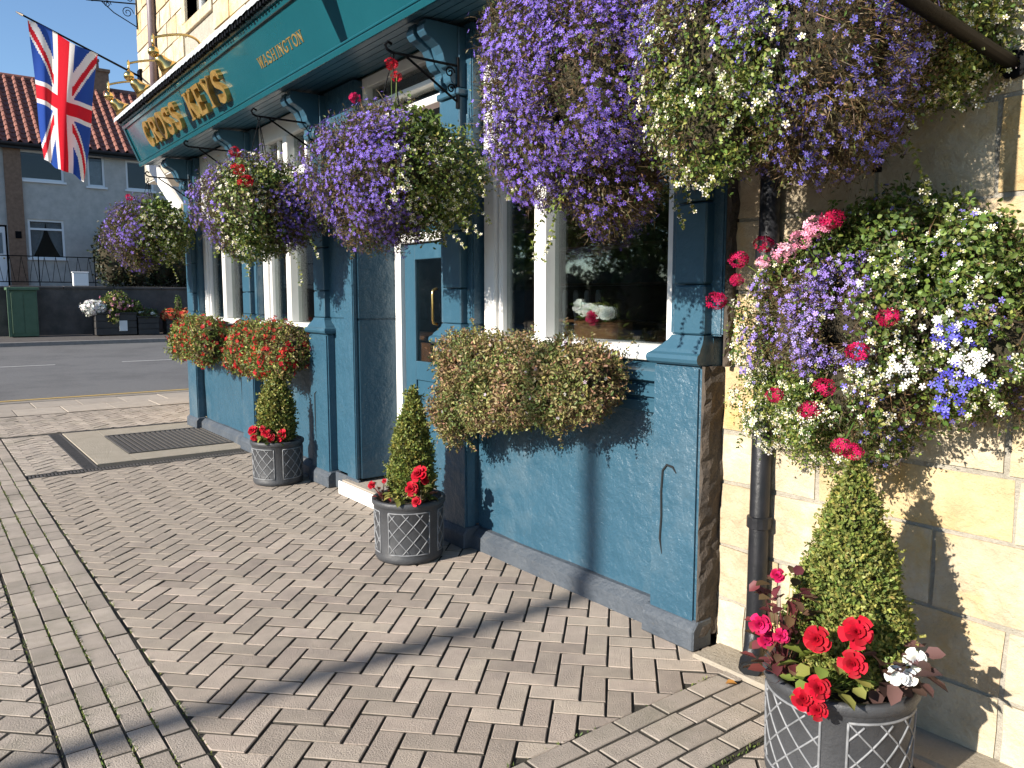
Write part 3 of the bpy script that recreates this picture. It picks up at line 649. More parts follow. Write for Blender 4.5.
for ch in 'WASHINGTON':
    w = .05 if ch == 'I' else .088; letter(ch, y, w if ch != 'I' else .07, .185, .082, .14, .09, .003, M['gold']); y -= (w+.004 if ch == 'I' else .091)
# ---- rainwater pipes
dp = MB().tube([(2.844,1.985,3.2),(2.844,1.985,.26),(2.838,1.983,.17),(2.806,1.965,.10),(2.751,1.935,.055)], .042, 14).build('downpipe', M['pipe'], pub, smooth=True)
for z in (.62, 1.75, 2.75): MB().lathe((2.844,1.985,z), [(.043,0),(.052,.004),(.052,.05),(.043,.054)], 14).build('pipe_collar', M['pipe'], dp)
MB().tube([(2.761,1.941,.06),(2.731,1.924,.042)], .05, 14).build('pipe_shoe', M['pipe'], dp)
MB().tube([(2.731,1.9235,.0415),(2.727,1.921,.040)], .040, 14).build('pipe_mouth', M['crack'], dp)
dp2 = MB().tube([(2.86,11.76,7.0),(2.86,11.76,3.9)], .05, 10).build('downpipe', pmat('mauve_pipe_paint', (0.12,0.09,0.10), (0.16,0.12,0.13), .5), pub, smooth=True)
# ------------------------------------------------------------------ bar seen through the window
bar = thing('bar_counter', (4.5,5.2,.03), 'dark wooden bar counter inside the pub behind the near window', 'bar')
MB().box(4.30,4.75,3.4,8.5,.031,1.16).build('counter_front', M['wood'], bar, .01); MB().box(4.22,4.82,3.35,8.5,1.162,1.21).build('counter_top', M['wood'], bar, .012)
for i in range(4):
    y = 4.66+i*.135
    t = thing('beer_pump', (4.42,y,1.21), 'chrome beer pump with tall pale handle on the dark bar', 'beer pump', 'beer pumps on the bar')
    MB().lathe((4.42,y,1.2105), [(.045,0),(.045,.012),(.03,.02),(.028,.16),(.034,.17),(.02,.18)], 12).build('pump_body', M['chrome'], t, smooth=True)
    MB().lathe((4.42,y,1.391), [(.012,0),(.012,.05),(.02,.09),(.021,.24),(.014,.27),(.004,.275)], 10).build('pump_handle', M['upvc'], t, smooth=True)
    MB().tube([(4.40,y,1.33),(4.33,y,1.33),(4.31,y,1.30),(4.31,y,1.25)], .009, 6).build('spout', M['chrome'], t)
sh = thing('bottle_shelf', (6.7,5.2,1.5), 'dark wooden back bar shelves against the room wall inside the pub', 'shelf')
for z in (1.30,1.75,2.2): MB().box(6.6,6.94,3.0,8.2,z,z+.03).build('shelf_board', M['wood'], sh)
for y in (3.0,5.6,8.2): MB().box(6.62,6.94,y-.03,y+.03,.03,2.6).build('upright', M['wood'], sh)
bm_ = [pmat('bottle_'+k, c, None, .1, 5) for k, c in (('amber',(.22,.09,.02)),('clear',(.45,.48,.5)),('green',(.03,.10,.04)))]
for r_ in range(3):
    for i in range(12):
        y = 3.25+i*.19; 
        if abs(y-5.6) < .08: continue
        z = (1.33,1.78,2.23)[r_]
        kb = (i*7+r_) % 3
        o = MB().lathe((6.75,y,z+.001), [(.036,0),(.038,.01),(.038,.17),(.014,.22),(.013,.28),(.016,.285),(.016,.30)], 10).build('bottle', bm_[kb], None, smooth=True)
        props(o, '%s spirit bottle on the %s back bar shelf inside the pub' % (('amber','clear','green')[kb], ('lowest','middle','top')[r_]), 'bottle', '%s bottles on the %s shelf' % (('amber','clear','green')[kb], ('lowest','middle','top')[r_]))
# ------------------------------------------------------------------ plants
RV = np.array([.795,-.606,0.0]); UP = np.array([0,0,1.0]); FW = np.array([.606,.795,0.0])
GREEN = [(.075,.125,.025),(.10,.15,.035),(.055,.095,.02),(.13,.17,.04)]
LIME = [(.155,.20,.04),(.20,.225,.05),(.115,.16,.032),(.24,.245,.065)]
DRY = [(.12,.078,.038),(.155,.105,.054),(.085,.055,.028),(.105,.085,.035),(.19,.135,.07)]
DRYG = [(.07,.072,.024),(.10,.085,.035),(.062,.052,.024),(.115,.088,.04)]
VIOLET = [(.105,.055,.44),(.14,.078,.54),(.075,.04,.36),(.18,.115,.58),(.14,.06,.43)]
BLUEV = [(.09,.085,.50),(.13,.13,.58),(.07,.06,.42),(.19,.18,.62)]
PALEV = [(.30,.23,.60),(.22,.14,.52),(.42,.36,.68),(.17,.10,.46)]
WHITE = [(.82,.80,.76),(.74,.73,.70),(.86,.85,.82)]
RED = [(.36,.003,.016),(.43,.006,.022),(.27,.003,.012)]
CERISE = [(.40,.005,.06),(.47,.010,.09),(.30,.004,.04)]
PINK = [(.80,.34,.46),(.85,.48,.56),(.74,.24,.38)]
def cluster(f, c, r, cols, n=34, fr=.011):
    u = rdir(n); p = c+u*r*np.array([1,1,.8]); f.flowers(p, nrm(u+rdir(n)*.35), fr*RNG.uniform(.8,1.2,n), pal(cols, n, .14), 5, .15)
def petal_head(f, c, ax, r, cols, rings=((5,1.0,.15),(6,.82,.45),(6,.6,.8),(5,.36,1.2))):
    ax = nrm(np.array(ax, float)); a = nrm(np.cross(ax, (.3,.5,.81))); b = np.cross(ax, a)
    for k, (n, rr, cup) in enumerate(rings):
        for j in range(n):
            t = 2*math.pi*(j+.5*(k % 2))/n+U(-.2,.2); d = a*math.cos(t)+b*math.sin(t); s_ = -a*math.sin(t)+b*math.cos(t); L = r*rr*U(.88,1.1); w = L*math.pi/n*.80
            o = c+ax*r*.05*k; cc = math.cos(cup); ss = math.sin(cup); q = lambda u_, v_, h_: o+d*L*u_*cc+ax*L*(u_*ss+h_)+s_*w*v_
            V = np.array([[q(.05,0,0), q(.5,.75,.05), q(.55,0,-.04), q(.5,-.75,.05), q(.88,.85,.0), q(1.0,.3,-.10), q(1.0,-.3,-.10), q(.88,-.85,.0)]])
            cl_ = np.repeat(pal(cols, 1, .16)[:, None, :], 8, 1).copy(); cl_[:, 0] *= .45; cl_[:, 2] *= .75; f.push(V, [(0,1,2),(0,2,3),(1,4,5),(1,5,2),(2,5,6),(2,6,3),(3,6,7)], cl_)
def trail(fl, fp, p0, d0, n, step, lw=(.018,.014), cols=LIME, end=True, grav=.22):
    p = np.array(p0, float); d = nrm(np.array(d0, float)); P = [p.copy()]
    for i in range(n):
        d = nrm(d+np.array([0,0,-grav])*.5+RNG.normal(size=3)*.12); p = p+d*step; P.append(p.copy())
    P = np.array(P); m = len(P)
    D = nrm(np.gradient(P, axis=0)); fl.twigs(P[:-1], D[:-1], step*1.05, .0016, pal(LIME, m-1), 0)
    for k in range(4):
        s_ = nrm(np.cross(D, rdir(m))); fl.leaves(P+RNG.normal(size=P.shape)*.003, nrm(s_+D*.5), nrm(UP*.6+rdir(m)*.7), RNG.uniform(.7,1.2,m)*lw[0], lw[1], pal(cols, m))
    if end:
        q = P[-4:]+RNG.normal(size=(4,3))*.006; fp.flowers(q, nrm(rdir(4)+np.array([-1,-.4,.3])), .011, pal(WHITE, 4, .05), 5, .2, eye=np.array([.6,.5,.1]))
def core(name, lobes, sc, mat, parent):  # lumpy dark mass inside foliage, its colour standing in for inner shade
    m = MB()
    for c, r in lobes:
        k = len(m.v); m.sphere(c, np.array(r)*sc, 14, 9)
        for i in range(k, len(m.v)):
            v = np.array(m.v[i]); m.v[i] = tuple(c+(v-c)*(1+.12*float(lump(v[None], 17)[0])))
    return m.build(name, mat, parent, smooth=True)
M['inner'] = pmat('dark_gap_filler', (0.035,0.030,0.015), (0.055,0.042,0.02), .95, 40, 1.0, 90)  # dark filler colour: gaps between the leaves read as deep shade
def bedding(f, fp, p, n, typ, ls=1.0, fs=1.0, fl_prob=(.55,.22,.05,.08), vio=VIOLET):
    """dress shell points: 0 lobelia, 1 white bacopa, 2 plain green, 3 dried"""
    for t in range(4):
        i = typ == t; m = int(i.sum())
        if not m: continue
        c, nn = p[i], n[i]
        if t == 0:
            for k in range(2): f.leaves(c+RNG.normal(size=c.shape)*.012, nrm(rdir(m)+nn*.6), nrm(rdir(m)+nn), RNG.uniform(.012,.024,m)*ls, .0065*ls, pal(DRYG+DRY[:2]+GREEN[:1], m, .22))
            f.twigs(c-nn*.02, nrm(nn+rdir(m)*.8), RNG.uniform(.03,.08,m), .0011*ls, pal(DRY, m, .25))
        elif t == 1:
            for k in range(2): f.leaves(c+RNG.normal(size=c.shape)*.012, nrm(rdir(m)+nn*.5), nrm(rdir(m)*.7+nn), RNG.uniform(.013,.024,m)*ls, .013*ls, pal(LIME+GREEN[:3], m, .2))
        elif t == 2:
            for k in range(2): f.leaves(c+RNG.normal(size=c.shape)*.014, nrm(rdir(m)+nn*.4), nrm(rdir(m)*.6+nn), RNG.uniform(.018,.036,m)*ls, .022*ls, pal(GREEN+LIME[:1], m, .2), hexa=True)
        else:
            f.twigs(c-nn*.02, nrm(nn+rdir(m)*.9), RNG.uniform(.04,.09,m), .0014*ls, pal(DRY, m, .25)); 
            for k in range(2): f.leaves(c+RNG.normal(size=c.shape)*.012, nrm(rdir(m)+nn*.4), nrm(rdir(m)+nn), RNG.uniform(.012,.024,m)*ls, .008*ls, pal(DRY+DRYG, m, .22))
        pr = fl_prob[t]*np.clip(.75+1.9*lump(c, 10, 3.0+t)+.6*lump(c, 27, 1.0), .08, 1.5)
        j = RNG.random(m) < pr; q = int(j.sum())
        if q:
            cols, rr, eye = {0: (vio, .0105, np.array([.30,.22,.55])), 1: (WHITE, .0120, np.array([.65,.55,.15])), 2: (WHITE, .010, np.array([.65,.55,.15])), 3: (vio, .0095, np.array([.30,.22,.55]))}[t]
            fn = nrm(nn[j]+rdir(q)*.55+np.array([-.35,0,.15])); fp.flowers(c[j]+nn[j]*.016, fn, rr*fs*RNG.uniform(.6,1.3,q), pal(cols, q, .12), 5, .1, eye=eye)
def bracket(y, x_wall, x_tip, z, zlow, label, thick=.008):
    t = thing('basket_bracket', (x_wall,y,zlow), label, 'bracket')
    MB().box(x_wall-.009,x_wall-.0005,y-.016,y+.016,zlow-.04,z+.05).build('back_bar', M['iron'], t)
    MB().tube([(x_wall-.012,y,z),(x_tip+.02,y,z),(x_tip-.01,y,z+.012),(x_tip-.022,y,z+.035),(x_tip-.005,y,z+.055),(x_tip+.02,y,z+.045)], thick, 6).build('arm', M['iron'], t)
    MB().tube([(x_wall-.012,y,zlow),(x_tip+.12,y,z-.01)], thick*.9, 6).build('strut', M['iron'], t)
    for (cx, cz, r0) in ((x_wall-.06, z-.045, .035), (x_wall-.05, zlow+.07, .03)):
        MB().tube([(cx+r0*(1-k/22)*math.cos(k*.5), y, cz+r0*(1-k/22)*math.sin(k*.5)) for k in range(20)], thick*.6, 5).build('scroll', M['iron'], t)
    return t
def chains(t, c, rim, ztop, mat):
    for k in range(3):
        a = 2*math.pi*k/3+.5; MB().tube([(c[0]+rim*math.cos(a), c[1]+rim*math.sin(a), c[2]), (c[0], c[1], ztop-.03)], .0035, 5).build('chain', mat, t)
    MB().tube([(c[0]+.012*math.cos(a), c[1], ztop-.015+.018*math.sin(a)) for a in np.linspace(0, 6.28, 12)], .0035, 5).build('hook', mat, t)
def basket(c, lobes, zone, label, nl, ls, fs, ztop, heads=(), trails=(), rim=.19, vio=VIOLET, prob=(.72,.20,.05,.12), ph=0.0, chain=True, cores=.64, amp=.22):
    c = np.array(c, float); t = thing('hanging_basket', c, label, 'flower basket')
    LB = [(c+np.array(o)[0]*RV+np.array(o)[1]*FW+np.array(o)[2]*UP, np.array(r, float)) for o, r in lobes]
    MB().lathe(c+np.array([0,0,-.16]), [(.03,-.03),(.11,0),(.17,.07),(rim,.16),(rim+.012,.165),(rim,.172),(.02,.15)], 18).build('bowl', M['coir'], t, smooth=True)
    core('dark_core', LB, cores, M['inner'], t)['kind'] = 'stuff'
    p, n = shell(LB, nl, .70, 1.06, amp, ph)
    ok = p[:, 0] < 2.875; p, n = p[ok], n[ok]; a = (p-c)@RV; b = p[:, 2]-c[2]
    typ = zone(a, b, lump(p, 11, ph+1)*.5+RNG.normal(size=len(p))*.22)
    f, fp = Fol(), Fol(); bedding(f, fp, p, n, typ, ls, fs, prob, vio)
    for (ta, tb, td, n_, st) in trails:
        s0 = c+RV*ta+UP*tb+FW*td; trail(f, fp, s0, RV*np.sign(ta)*.6-UP*.5-FW*.2, n_, st)
    m = 60; q = RNG.integers(0, len(p), m)
    for k in q:
        if n[k][2] < .3: trail(f, fp, p[k], n[k]+np.array([0,0,-.4]), int(RNG.integers(3,7)), .016*ls, (.017*ls,.012*ls), LIME if typ[k] in (1,2) else DRYG, end=bool(typ[k] == 1), grav=.25)
    f.build('foliage', M['leaf'], t, 'stuff'); fp.build('blossom', M['petal'], t, 'stuff')
    for (ha, hb, hd, hr, cols) in heads:
        g = Fol(); hc = c+RV*ha+UP*hb+FW*hd; cluster(g, hc, hr, cols, 38, hr*.36); g.twigs(hc[None], nrm((c-hc)[None]), [.28], .0028, pal(GREEN, 1), .05); g.build('flower_head', M['petal'], t)
    if chain: chains(t, c, rim*.95, ztop, M['iron'])
    return t
LOB = [((0,0,.12),(.32,.32,.26)),((-.22,-.05,.0),(.27,.27,.28)),((.22,-.03,.0),(.27,.27,.24)),((0,-.22,-.02),(.28,.26,.27)),((0,.2,0),(.28,.26,.24)),((-.10,-.08,-.22),(.24,.24,.19)),((.12,-.05,-.2),(.22,.22,.16))]
def zleft(thr, low=-.6):
    def z(a, b, r): return np.where(a+.25*r < thr, 0, np.where(b+.2*r > .27, 2, np.where(r > .42, 3, 1)))
    return z
def zmid(a, b, r): return np.where(a+.18*r < -.20, 0, np.where((a+.2*r > .18) & (b < .15), np.where(r > .05, 3, 0), np.where(r > .38, 3, np.where(b+.2*r > .3, 0, 1))))
# far corner, then towards the camera
basket((2.31,10.0,2.36), [(o, np.array(r)*1.03) for o, r in LOB], zleft(.06), 'small-looking flower basket by the pub corner, its chains hung below the teal sign end', 5200, 1.7, 1.6, 2.98, heads=[(-.13,.38,-.2,.04,CERISE)], trails=[(.22,-.3,-.2,9,.035)], ph=1)
basket((2.26,6.2,2.31), [(o, np.array(r)*1.07) for o, r in LOB], zmid, 'flower basket with lavender left side and three scarlet blooms, over the red window boxes', 9000, 1.35, 1.3, 3.0, heads=[(-.10,.37,-.28,.042,RED),(-.03,.22,-.44,.045,RED),(.03,.13,-.46,.05,RED)], trails=[(.22,-.30,-.25,13,.03),(.42,.05,-.2,7,.03),(.36,-.2,-.2,9,.03)], ph=2)
basket((2.30,4.15,2.30), [(o, np.array(r)*1.05) for o, r in LOB], zleft(.10), 'violet and white flower basket hanging before the blue pub door', 13000, 1.15, 1.15, 2.99, heads=[(.0,.62,-.05,.035,RED),(.03,.55,-.05,.03,RED),(-.2,.42,-.1,.03,CERISE)], trails=[(.30,-.1,-.3,10,.03),(.40,.05,-.25,8,.03),(.42,-.08,-.2,9,.03),(.36,-.22,-.2,7,.03),(.3,-.3,-.25,6,.03)], ph=3)
L3 = [((.0,0,.22),(.34,.34,.30)),((-.20,-.04,.12),(.22,.26,.36)),((.18,0,.15),(.26,.28,.24)),((0,-.2,.05),(.30,.26,.36)),((.02,.18,.05),(.3,.26,.3)),((-.14,-.08,-.16),(.22,.22,.22)),((.06,-.08,-.26),(.22,.2,.22)),((.15,-.02,-.12),(.20,.2,.2))]
def z3(a, b, r): return np.where((a+.15*r > .16) & (b > -.2), np.where(r > .45, 0, 1), np.where((b < -.22) & (a > -.05), np.where(r > -.05, 3, 0), np.where(r < -.55, 3, 0)))
basket((2.22,2.40,2.34), L3, z3, 'huge trailing basket thick with violet flowers in front of the bar window', 21000, .95, 1.0, 3.0, heads=[(.16,.33,-.33,.03,CERISE)], trails=[(-.22,-.26,-.2,6,.025),(-.13,-.36,-.22,12,.022),(-.10,-.34,-.24,13,.022),(.25,-.28,-.1,10,.022),(.28,-.25,-.12,9,.022),(-.34,.0,-.1,5,.025)], ph=4, prob=(.80,.22,.05,.22), cores=.62)
L4 = [((.0,0,.2),(.40,.36,.28)),((-.26,-.02,.05),(.24,.26,.30)),((.2,-.02,.1),(.28,.26,.30)),((0,-.2,.03),(.34,.24,.28)),((.05,.12,0),(.3,.24,.26)),((-.28,-.03,-.16),(.18,.18,.20)),((.06,-.06,-.16),(.26,.22,.19)),((.34,.0,.12),(.2,.22,.22)),((.50,.05,.16),(.16,.16,.2)),((.60,.06,.10),(.13,.13,.17)),((.56,.08,.30),(.18,.16,.16))]
def z4(a, b, r): return np.where(a+.15*r < -.17, np.where(b > .10+.3*r, 0, np.where(r > .33, 3, 1)), np.where((a+.2*r < .22) & (b+.1*r > -.14), 0, np.where(a+.15*r > .36, 1, np.where(r > .3, 0, 3))))
basket((2.36,1.553,2.33), L4, z4, 'browning flower basket with blue-violet blooms hung against the sandstone wall', 24000, .85, .95, 3.0, heads=[(-.29,.2,-.3,.028,CERISE),(-.45,.3,-.2,.025,CERISE)], trails=[(.28,-.22,-.1,12,.02),(-.32,-.24,-.1,9,.02),(-.24,-.26,-.12,10,.02),(.33,-.05,-.15,9,.02),(.4,.02,-.1,10,.02)], ph=5, vio=BLUEV, prob=(.95,.16,.06,.22), cores=.6)
bracket(10.0, 2.777, 2.31, 3.0, 2.78, 'black iron basket bracket on the pilaster at the pub corner')
bracket(8.16, 2.777, 2.25, 3.06, 2.80, 'empty black iron scroll bracket on the pilaster between the two far windows')
bracket(6.3, 2.777, 2.26, 3.02, 2.80, 'black iron bracket holding the basket with scarlet blooms')
bracket(4.19, 2.777, 2.30, 3.01, 2.80, 'black iron scroll bracket on the pilaster beside the blue door')
bracket(2.34, 2.777, 2.22, 3.02, 2.80, 'black iron bracket above the huge violet basket on the pilaster by the stone wall')
bracket(1.553, 2.878, 2.36, 3.02, 2.10, 'black iron bracket with a long back bar on the sandstone wall', .011)
t = thing('iron_arm', (2.88,1.115,2.36), 'thick black iron arm sticking straight out of the sandstone wall', 'bracket')
MB().tube([(2.872,1.115,2.345),(2.2,1.115,2.395),(1.75,1.115,2.43)], .021, 10).build('arm', M['iron'], t, smooth=True)
MB().lathe((2.880,1.115,2.345), [(.045,0),(.045,.012),(.03,.016)], 12, 'x').build('wall_plate', M['iron'], t)
MB().tube([(1.76,1.115,2.43),(2.873,1.115,3.15)], .009, 6).build('stay', M['iron'], t)
# wall basket low on the sandstone wall
c = np.array([2.70,1.45,1.48]); t = thing('wall_basket', (2.9,1.45,1.2), 'wide wall basket of white, blue and cerise flowers above the near planter', 'flower basket')
YV = np.array([0,-1.0,0])
def wl_(o, r): return (c+YV*o[0]+np.array([-1.,0,0])*o[1]+UP*o[2], np.array(r, float))
LW = [wl_((0,.0,.05),(.26,.36,.30)),wl_((-.26,.02,-.02),(.20,.24,.26)),wl_((.28,.0,.05),(.20,.26,.28)),wl_((.0,.04,-.20),(.22,.30,.20)),wl_((-.22,.0,-.25),(.18,.22,.20)),wl_((.10,-.02,.28),(.17,.26,.18)),wl_((.42,-.02,-.05),(.15,.18,.22)),wl_((-.15,0,.2),(.17,.22,.16)),wl_((.32,0,.24),(.14,.18,.12)),wl_((-.40,.0,-.06),(.13,.15,.20)),wl_((-.36,.02,-.30),(.13,.16,.16)),wl_((-.05,.02,-.36),(.16,.2,.13)),wl_((-.38,-.02,.17),(.10,.11,.10))]
MB().add([(2.882+ -r_*math.sin(a), 1.45+.30*r_/.22*math.cos(a), z) for r_, z in ((.05,1.12),(.15,1.17),(.2,1.26),(.22,1.38)) for a in np.linspace(0, math.pi, 13)], [(i*13+j, i*13+j+1, (i+1)*13+j+1, (i+1)*13+j) for i in range(3) for j in range(12)]).build('half_bowl', M['coir'], t, smooth=True)
core('dark_core', LW[:5]+LW[6:8], .50, M['inner'], t)['kind'] = 'stuff'
p, n = shell(LW, 24000, .60, 1.12, .26, 7.0, -.13); ok = (p[:, 0] < 2.875); p, n = p[ok], n[ok]
a = (p-c)@YV; b = p[:, 2]-c[2]; r_ = lump(p, 12, 8)*.5+RNG.normal(size=len(p))*.24
typ = np.where((a+.12*r_ < .07) & (a+.12*r_ > -.40) & (b+.1*r_ > -.13) & (b+.1*r_ < .24), 0, np.where((a+.1*r_ < .0) & (b <= .10+.1*r_), 1, np.where(b+.1*r_ > .22, 2, np.where((r_ > .12) & (a > .0) & (b < .1), 3, np.where(r_ > -.1, 2, 1)))))
f, fp = Fol(), Fol(); i0 = typ == 0
bedding(f, fp, p[i0], n[i0], typ[i0], .85, 1.0, (.62,.2,.1,.1), PALEV); typ = np.where((RNG.random(len(p)) < .22) & (typ == 2), 3, typ); bedding(f, fp, p[~i0], n[~i0], typ[~i0], .74, 1.0, (.4,.26,.10,.16), BLUEV)
for k in RNG.integers(0, len(p), 90):
    if n[k][2] < .4: trail(f, fp, p[k], n[k]*np.array([.5,1,1])+np.array([-.1,0,-.2]), int(RNG.integers(3,8)), .015, (.017,.013), LIME if k % 2 else GREEN, end=bool(k % 3 == 0))
for k in range(7):
    q = c+YV*U(.1,.5)+UP*U(-.22,.15)+np.array([-.22,0,0]); m = 16; g_ = q+RNG.normal(size=(m,3))*.03; fp.flowers(g_, nrm(rdir(m)*.6+np.array([-1,-.4,.2])), .013, pal(WHITE if k % 3 else BLUEV, m, .06), 5, .15)
f.build('foliage', M['leaf'], t, 'stuff'); fp.build('blossom', M['petal'], t, 'stuff')
for (ya, xb, zc, hr, cols) in ((-.50,.10,.27,.036,CERISE),(-.36,.14,.32,.034,CERISE),(-.46,.16,.19,.026,CERISE),(-.33,.18,.25,.026,PINK),(-.54,.18,.11,.038,CERISE),(-.22,.22,.28,.04,PINK),(-.13,.25,.32,.036,PINK),(-.08,.24,.36,.042,PINK),(-.02,.25,.38,.036,CERISE),(.20,.28,.06,.032,CERISE),(.13,.32,-.05,.034,CERISE),(.03,.34,-.17,.033,CERISE),(-.14,.36,-.21,.028,CERISE),(-.02,.34,-.25,.034,CERISE),(.09,.32,-.36,.032,CERISE),(.13,.32,-.37,.03,CERISE)):
    g = Fol(); hc = c+YV*ya+np.array([-xb,0,0])+UP*zc; cluster(g, hc, hr, cols, 46, hr*.34); g.twigs(hc[None], nrm((c+np.array([.1,0,-.1])-hc)[None]), [.26], .0028, pal(GREEN, 1), .05); g.build('flower_head', M['petal'], t)
# ------------------------------------------------------------------ window boxes
def winbox(y, half, label, red, nl, ls, z=1.09, x=2.62, dry=False, ph=0):
    t = thing('window_box', (2.70,y,1.15), label, 'window box')
    MB().box(2.62,2.795,y-half+.26,y+half-.14,1.215,1.345).build('trough', M['planter_black'], t, .008)
    for s_ in (-1,1): MB().box(2.64,2.80,y+s_*half*.5-.012,y+s_*half*.5+.012,1.19,1.213).build('trough_bracket', M['iron'], t)
    LBx = []
    k = 8
    for i in range(k):
        u = -1+2*(i+.5)/k; yy = y+u*half*.86
        dr = (.05+.10*max(0, u)) if dry else .05
        s_u = (u+1)/2
        LBx.append((np.array([x-.0+U(-.03,.03), yy, z+(.13 if dry else .08)+U(-.03,.03)]), np.array([.17, .17, (.14+.03*s_u) if dry else .18])))
        k_ = (.35+.65*(u+1)/2) if dry else 1.0
        LBx.append((np.array([x-.05, yy, (z+.06-.20*s_u if dry else z-.04)+U(-.04,.04)]), np.array([.14,.16,(.10+.08*s_u) if dry else .15])))
    core('dark_core', LBx, .62, M['inner'], t)['kind'] = 'stuff'
    p, n = shell(LBx, nl, .62, 1.10, .20, ph, -.30); ok = p[:, 0] < 2.85; p, n = p[ok], n[ok]; m = len(p); r_ = lump(p, 8, ph)+RNG.normal(size=m)*.3
    f, fp = Fol(), Fol()
    if dry:
        cols = np.where((r_ > .25)[:, None], pal([(.30,.17,.10),(.24,.14,.08),(.34,.23,.13),(.20,.15,.07)], m, .2), np.where((r_ > -.15)[:, None], pal([(.28,.24,.09),(.22,.21,.07),(.32,.27,.12)], m, .2), pal([(.11,.15,.04),(.17,.20,.06),(.09,.12,.035)], m, .2)))
    else:
        cols = np.where((r_ > .2)[:, None], pal(DRY[:2]+[(.28,.26,.08),(.32,.25,.09)], m, .2), pal(LIME+GREEN[:2], m, .2))
    for k in range(2):
        f.leaves(p+RNG.normal(size=p.shape)*.014, nrm(rdir(m)+n*.5), nrm(rdir(m)*.8+n), RNG.uniform(.014,.028,m)*ls, .011*ls, cols*(1+RNG.normal(size=(m,1))*.1).clip(.6,1.4), hexa=not red)
    f.twigs(p-n*.02, nrm(n+rdir(m)*.7), RNG.uniform(.03,.06,m), .0013*ls, pal(DRY, m, .25))
    if dry:
        j = RNG.random(m) < .012; fp.flowers(p[j]+n[j]*.015, n[j], .010, pal([(.55,.5,.5),(.5,.42,.52)], int(j.sum())), 5)
        for k in RNG.integers(0, m, 380): trail(f, fp, p[k], n[k]+np.array([0,0,.25]), int(RNG.integers(3,7)), .015, (.018,.012), [(.24,.22,.08),(.17,.18,.06),(.24,.15,.08)], end=False)
    else:
        j = RNG.random(m) < .075*(1+1.5*lump(p, 10, ph+2)); q = int(j.sum()); fp.flowers(p[j]+n[j]*.025, nrm(n[j]+rdir(q)*.4), RNG.uniform(.018,.03,q), pal(RED+[(.50,.02,.02)], q, .12), 5, .25, wide=.7)
    f.build('foliage', M['leaf'], t, 'stuff'); fp.build('blossom', M['petal'], t, 'stuff')
    return t
winbox(3.38, .75, 'fading window box of dry brown and green foliage under the bar window', False, 17000, 1.0, dry=True, ph=2)
winbox(7.18, .72, 'window box of red flowers and dry grass right above the conical shrub', True, 7500, 1.5, ph=4, x=2.60, z=1.10)
winbox(9.24, .70, 'red-flowered window box under the window beside the pub corner', True, 5500, 1.8, ph=5, x=2.60, z=1.10)
# ------------------------------------------------------------------ round lattice planters with clipped shrubs
PR, PH = .222, .38
def planter(cx, cy, rot, label, sc=1.0):
    t = thing('round_planter', (cx,cy,0), label, 'planter', 'round lead-look planters along the pub front'); r0 = PR*.93*sc; r1 = PR*sc; H = PH
    MB().lathe((cx,cy,0), [(r0*.9,.002),(r0-.004,.003),(r0,.012),(r0+.006,.03),(r0+.002,.04),(r1-.008,H-.045),(r1-.004,H-.04),(r1+.004,H-.03),(r1+.006,H-.008),(r1,H),(r1-.018,H),(r1-.022,H-.02),(r1-.024,H-.045),(.01,H-.05)], 48).build('pot', M['pot'], t, smooth=True)
    MB().lathe((cx,cy,0), [(.005,H-.046),(r1-.03,H-.044),(r1-.03,H-.043),(.005,H-.036)], 24).build('soil', M['soil'], t)
    zb, zt = .062, H-.062; rad = lambda z: r0+.002+(r1-.008-r0-.002)*(z-.04)/(H-.085)+.0005
    def S_(th, z): rr = rad(z); return (cx+rr*math.cos(th), cy+rr*math.sin(th), z)
    for k in range(4):
        m = MB(); t0 = rot+k*math.pi/2+R(10); t1 = rot+(k+1)*math.pi/2-R(10)
        for a, b in (((t0,zb),(t1,zb)),((t0,zt),(t1,zt)),((t0,zb),(t0,zt)),((t1,zb),(t1,zt))): m.tube([S_(a[0]+(b[0]-a[0])*i/10, a[1]+(b[1]-a[1])*i/10) for i in range(11)], .0045, 5)
        nd_ = 3; th = lambda u: t0+(t1-t0)*u; zz = lambda v: zb+(zt-zb)*v
        for s_ in (1,-1):
            for q in range(-3, 4):
                P = []
                for i in range(25):
                    u = i/24; v = s_*(u*1.0)*1.15+q/nd_*1.15+(0 if s_ > 0 else 1.0)
                    if 0 <= v <= 1: P.append(S_(th(u), zz(v)))
                if len(P) > 2: m.tube(P, .0037, 5)
        m.build('lattice_panel', M['lattice'], t, smooth=True)
    return t
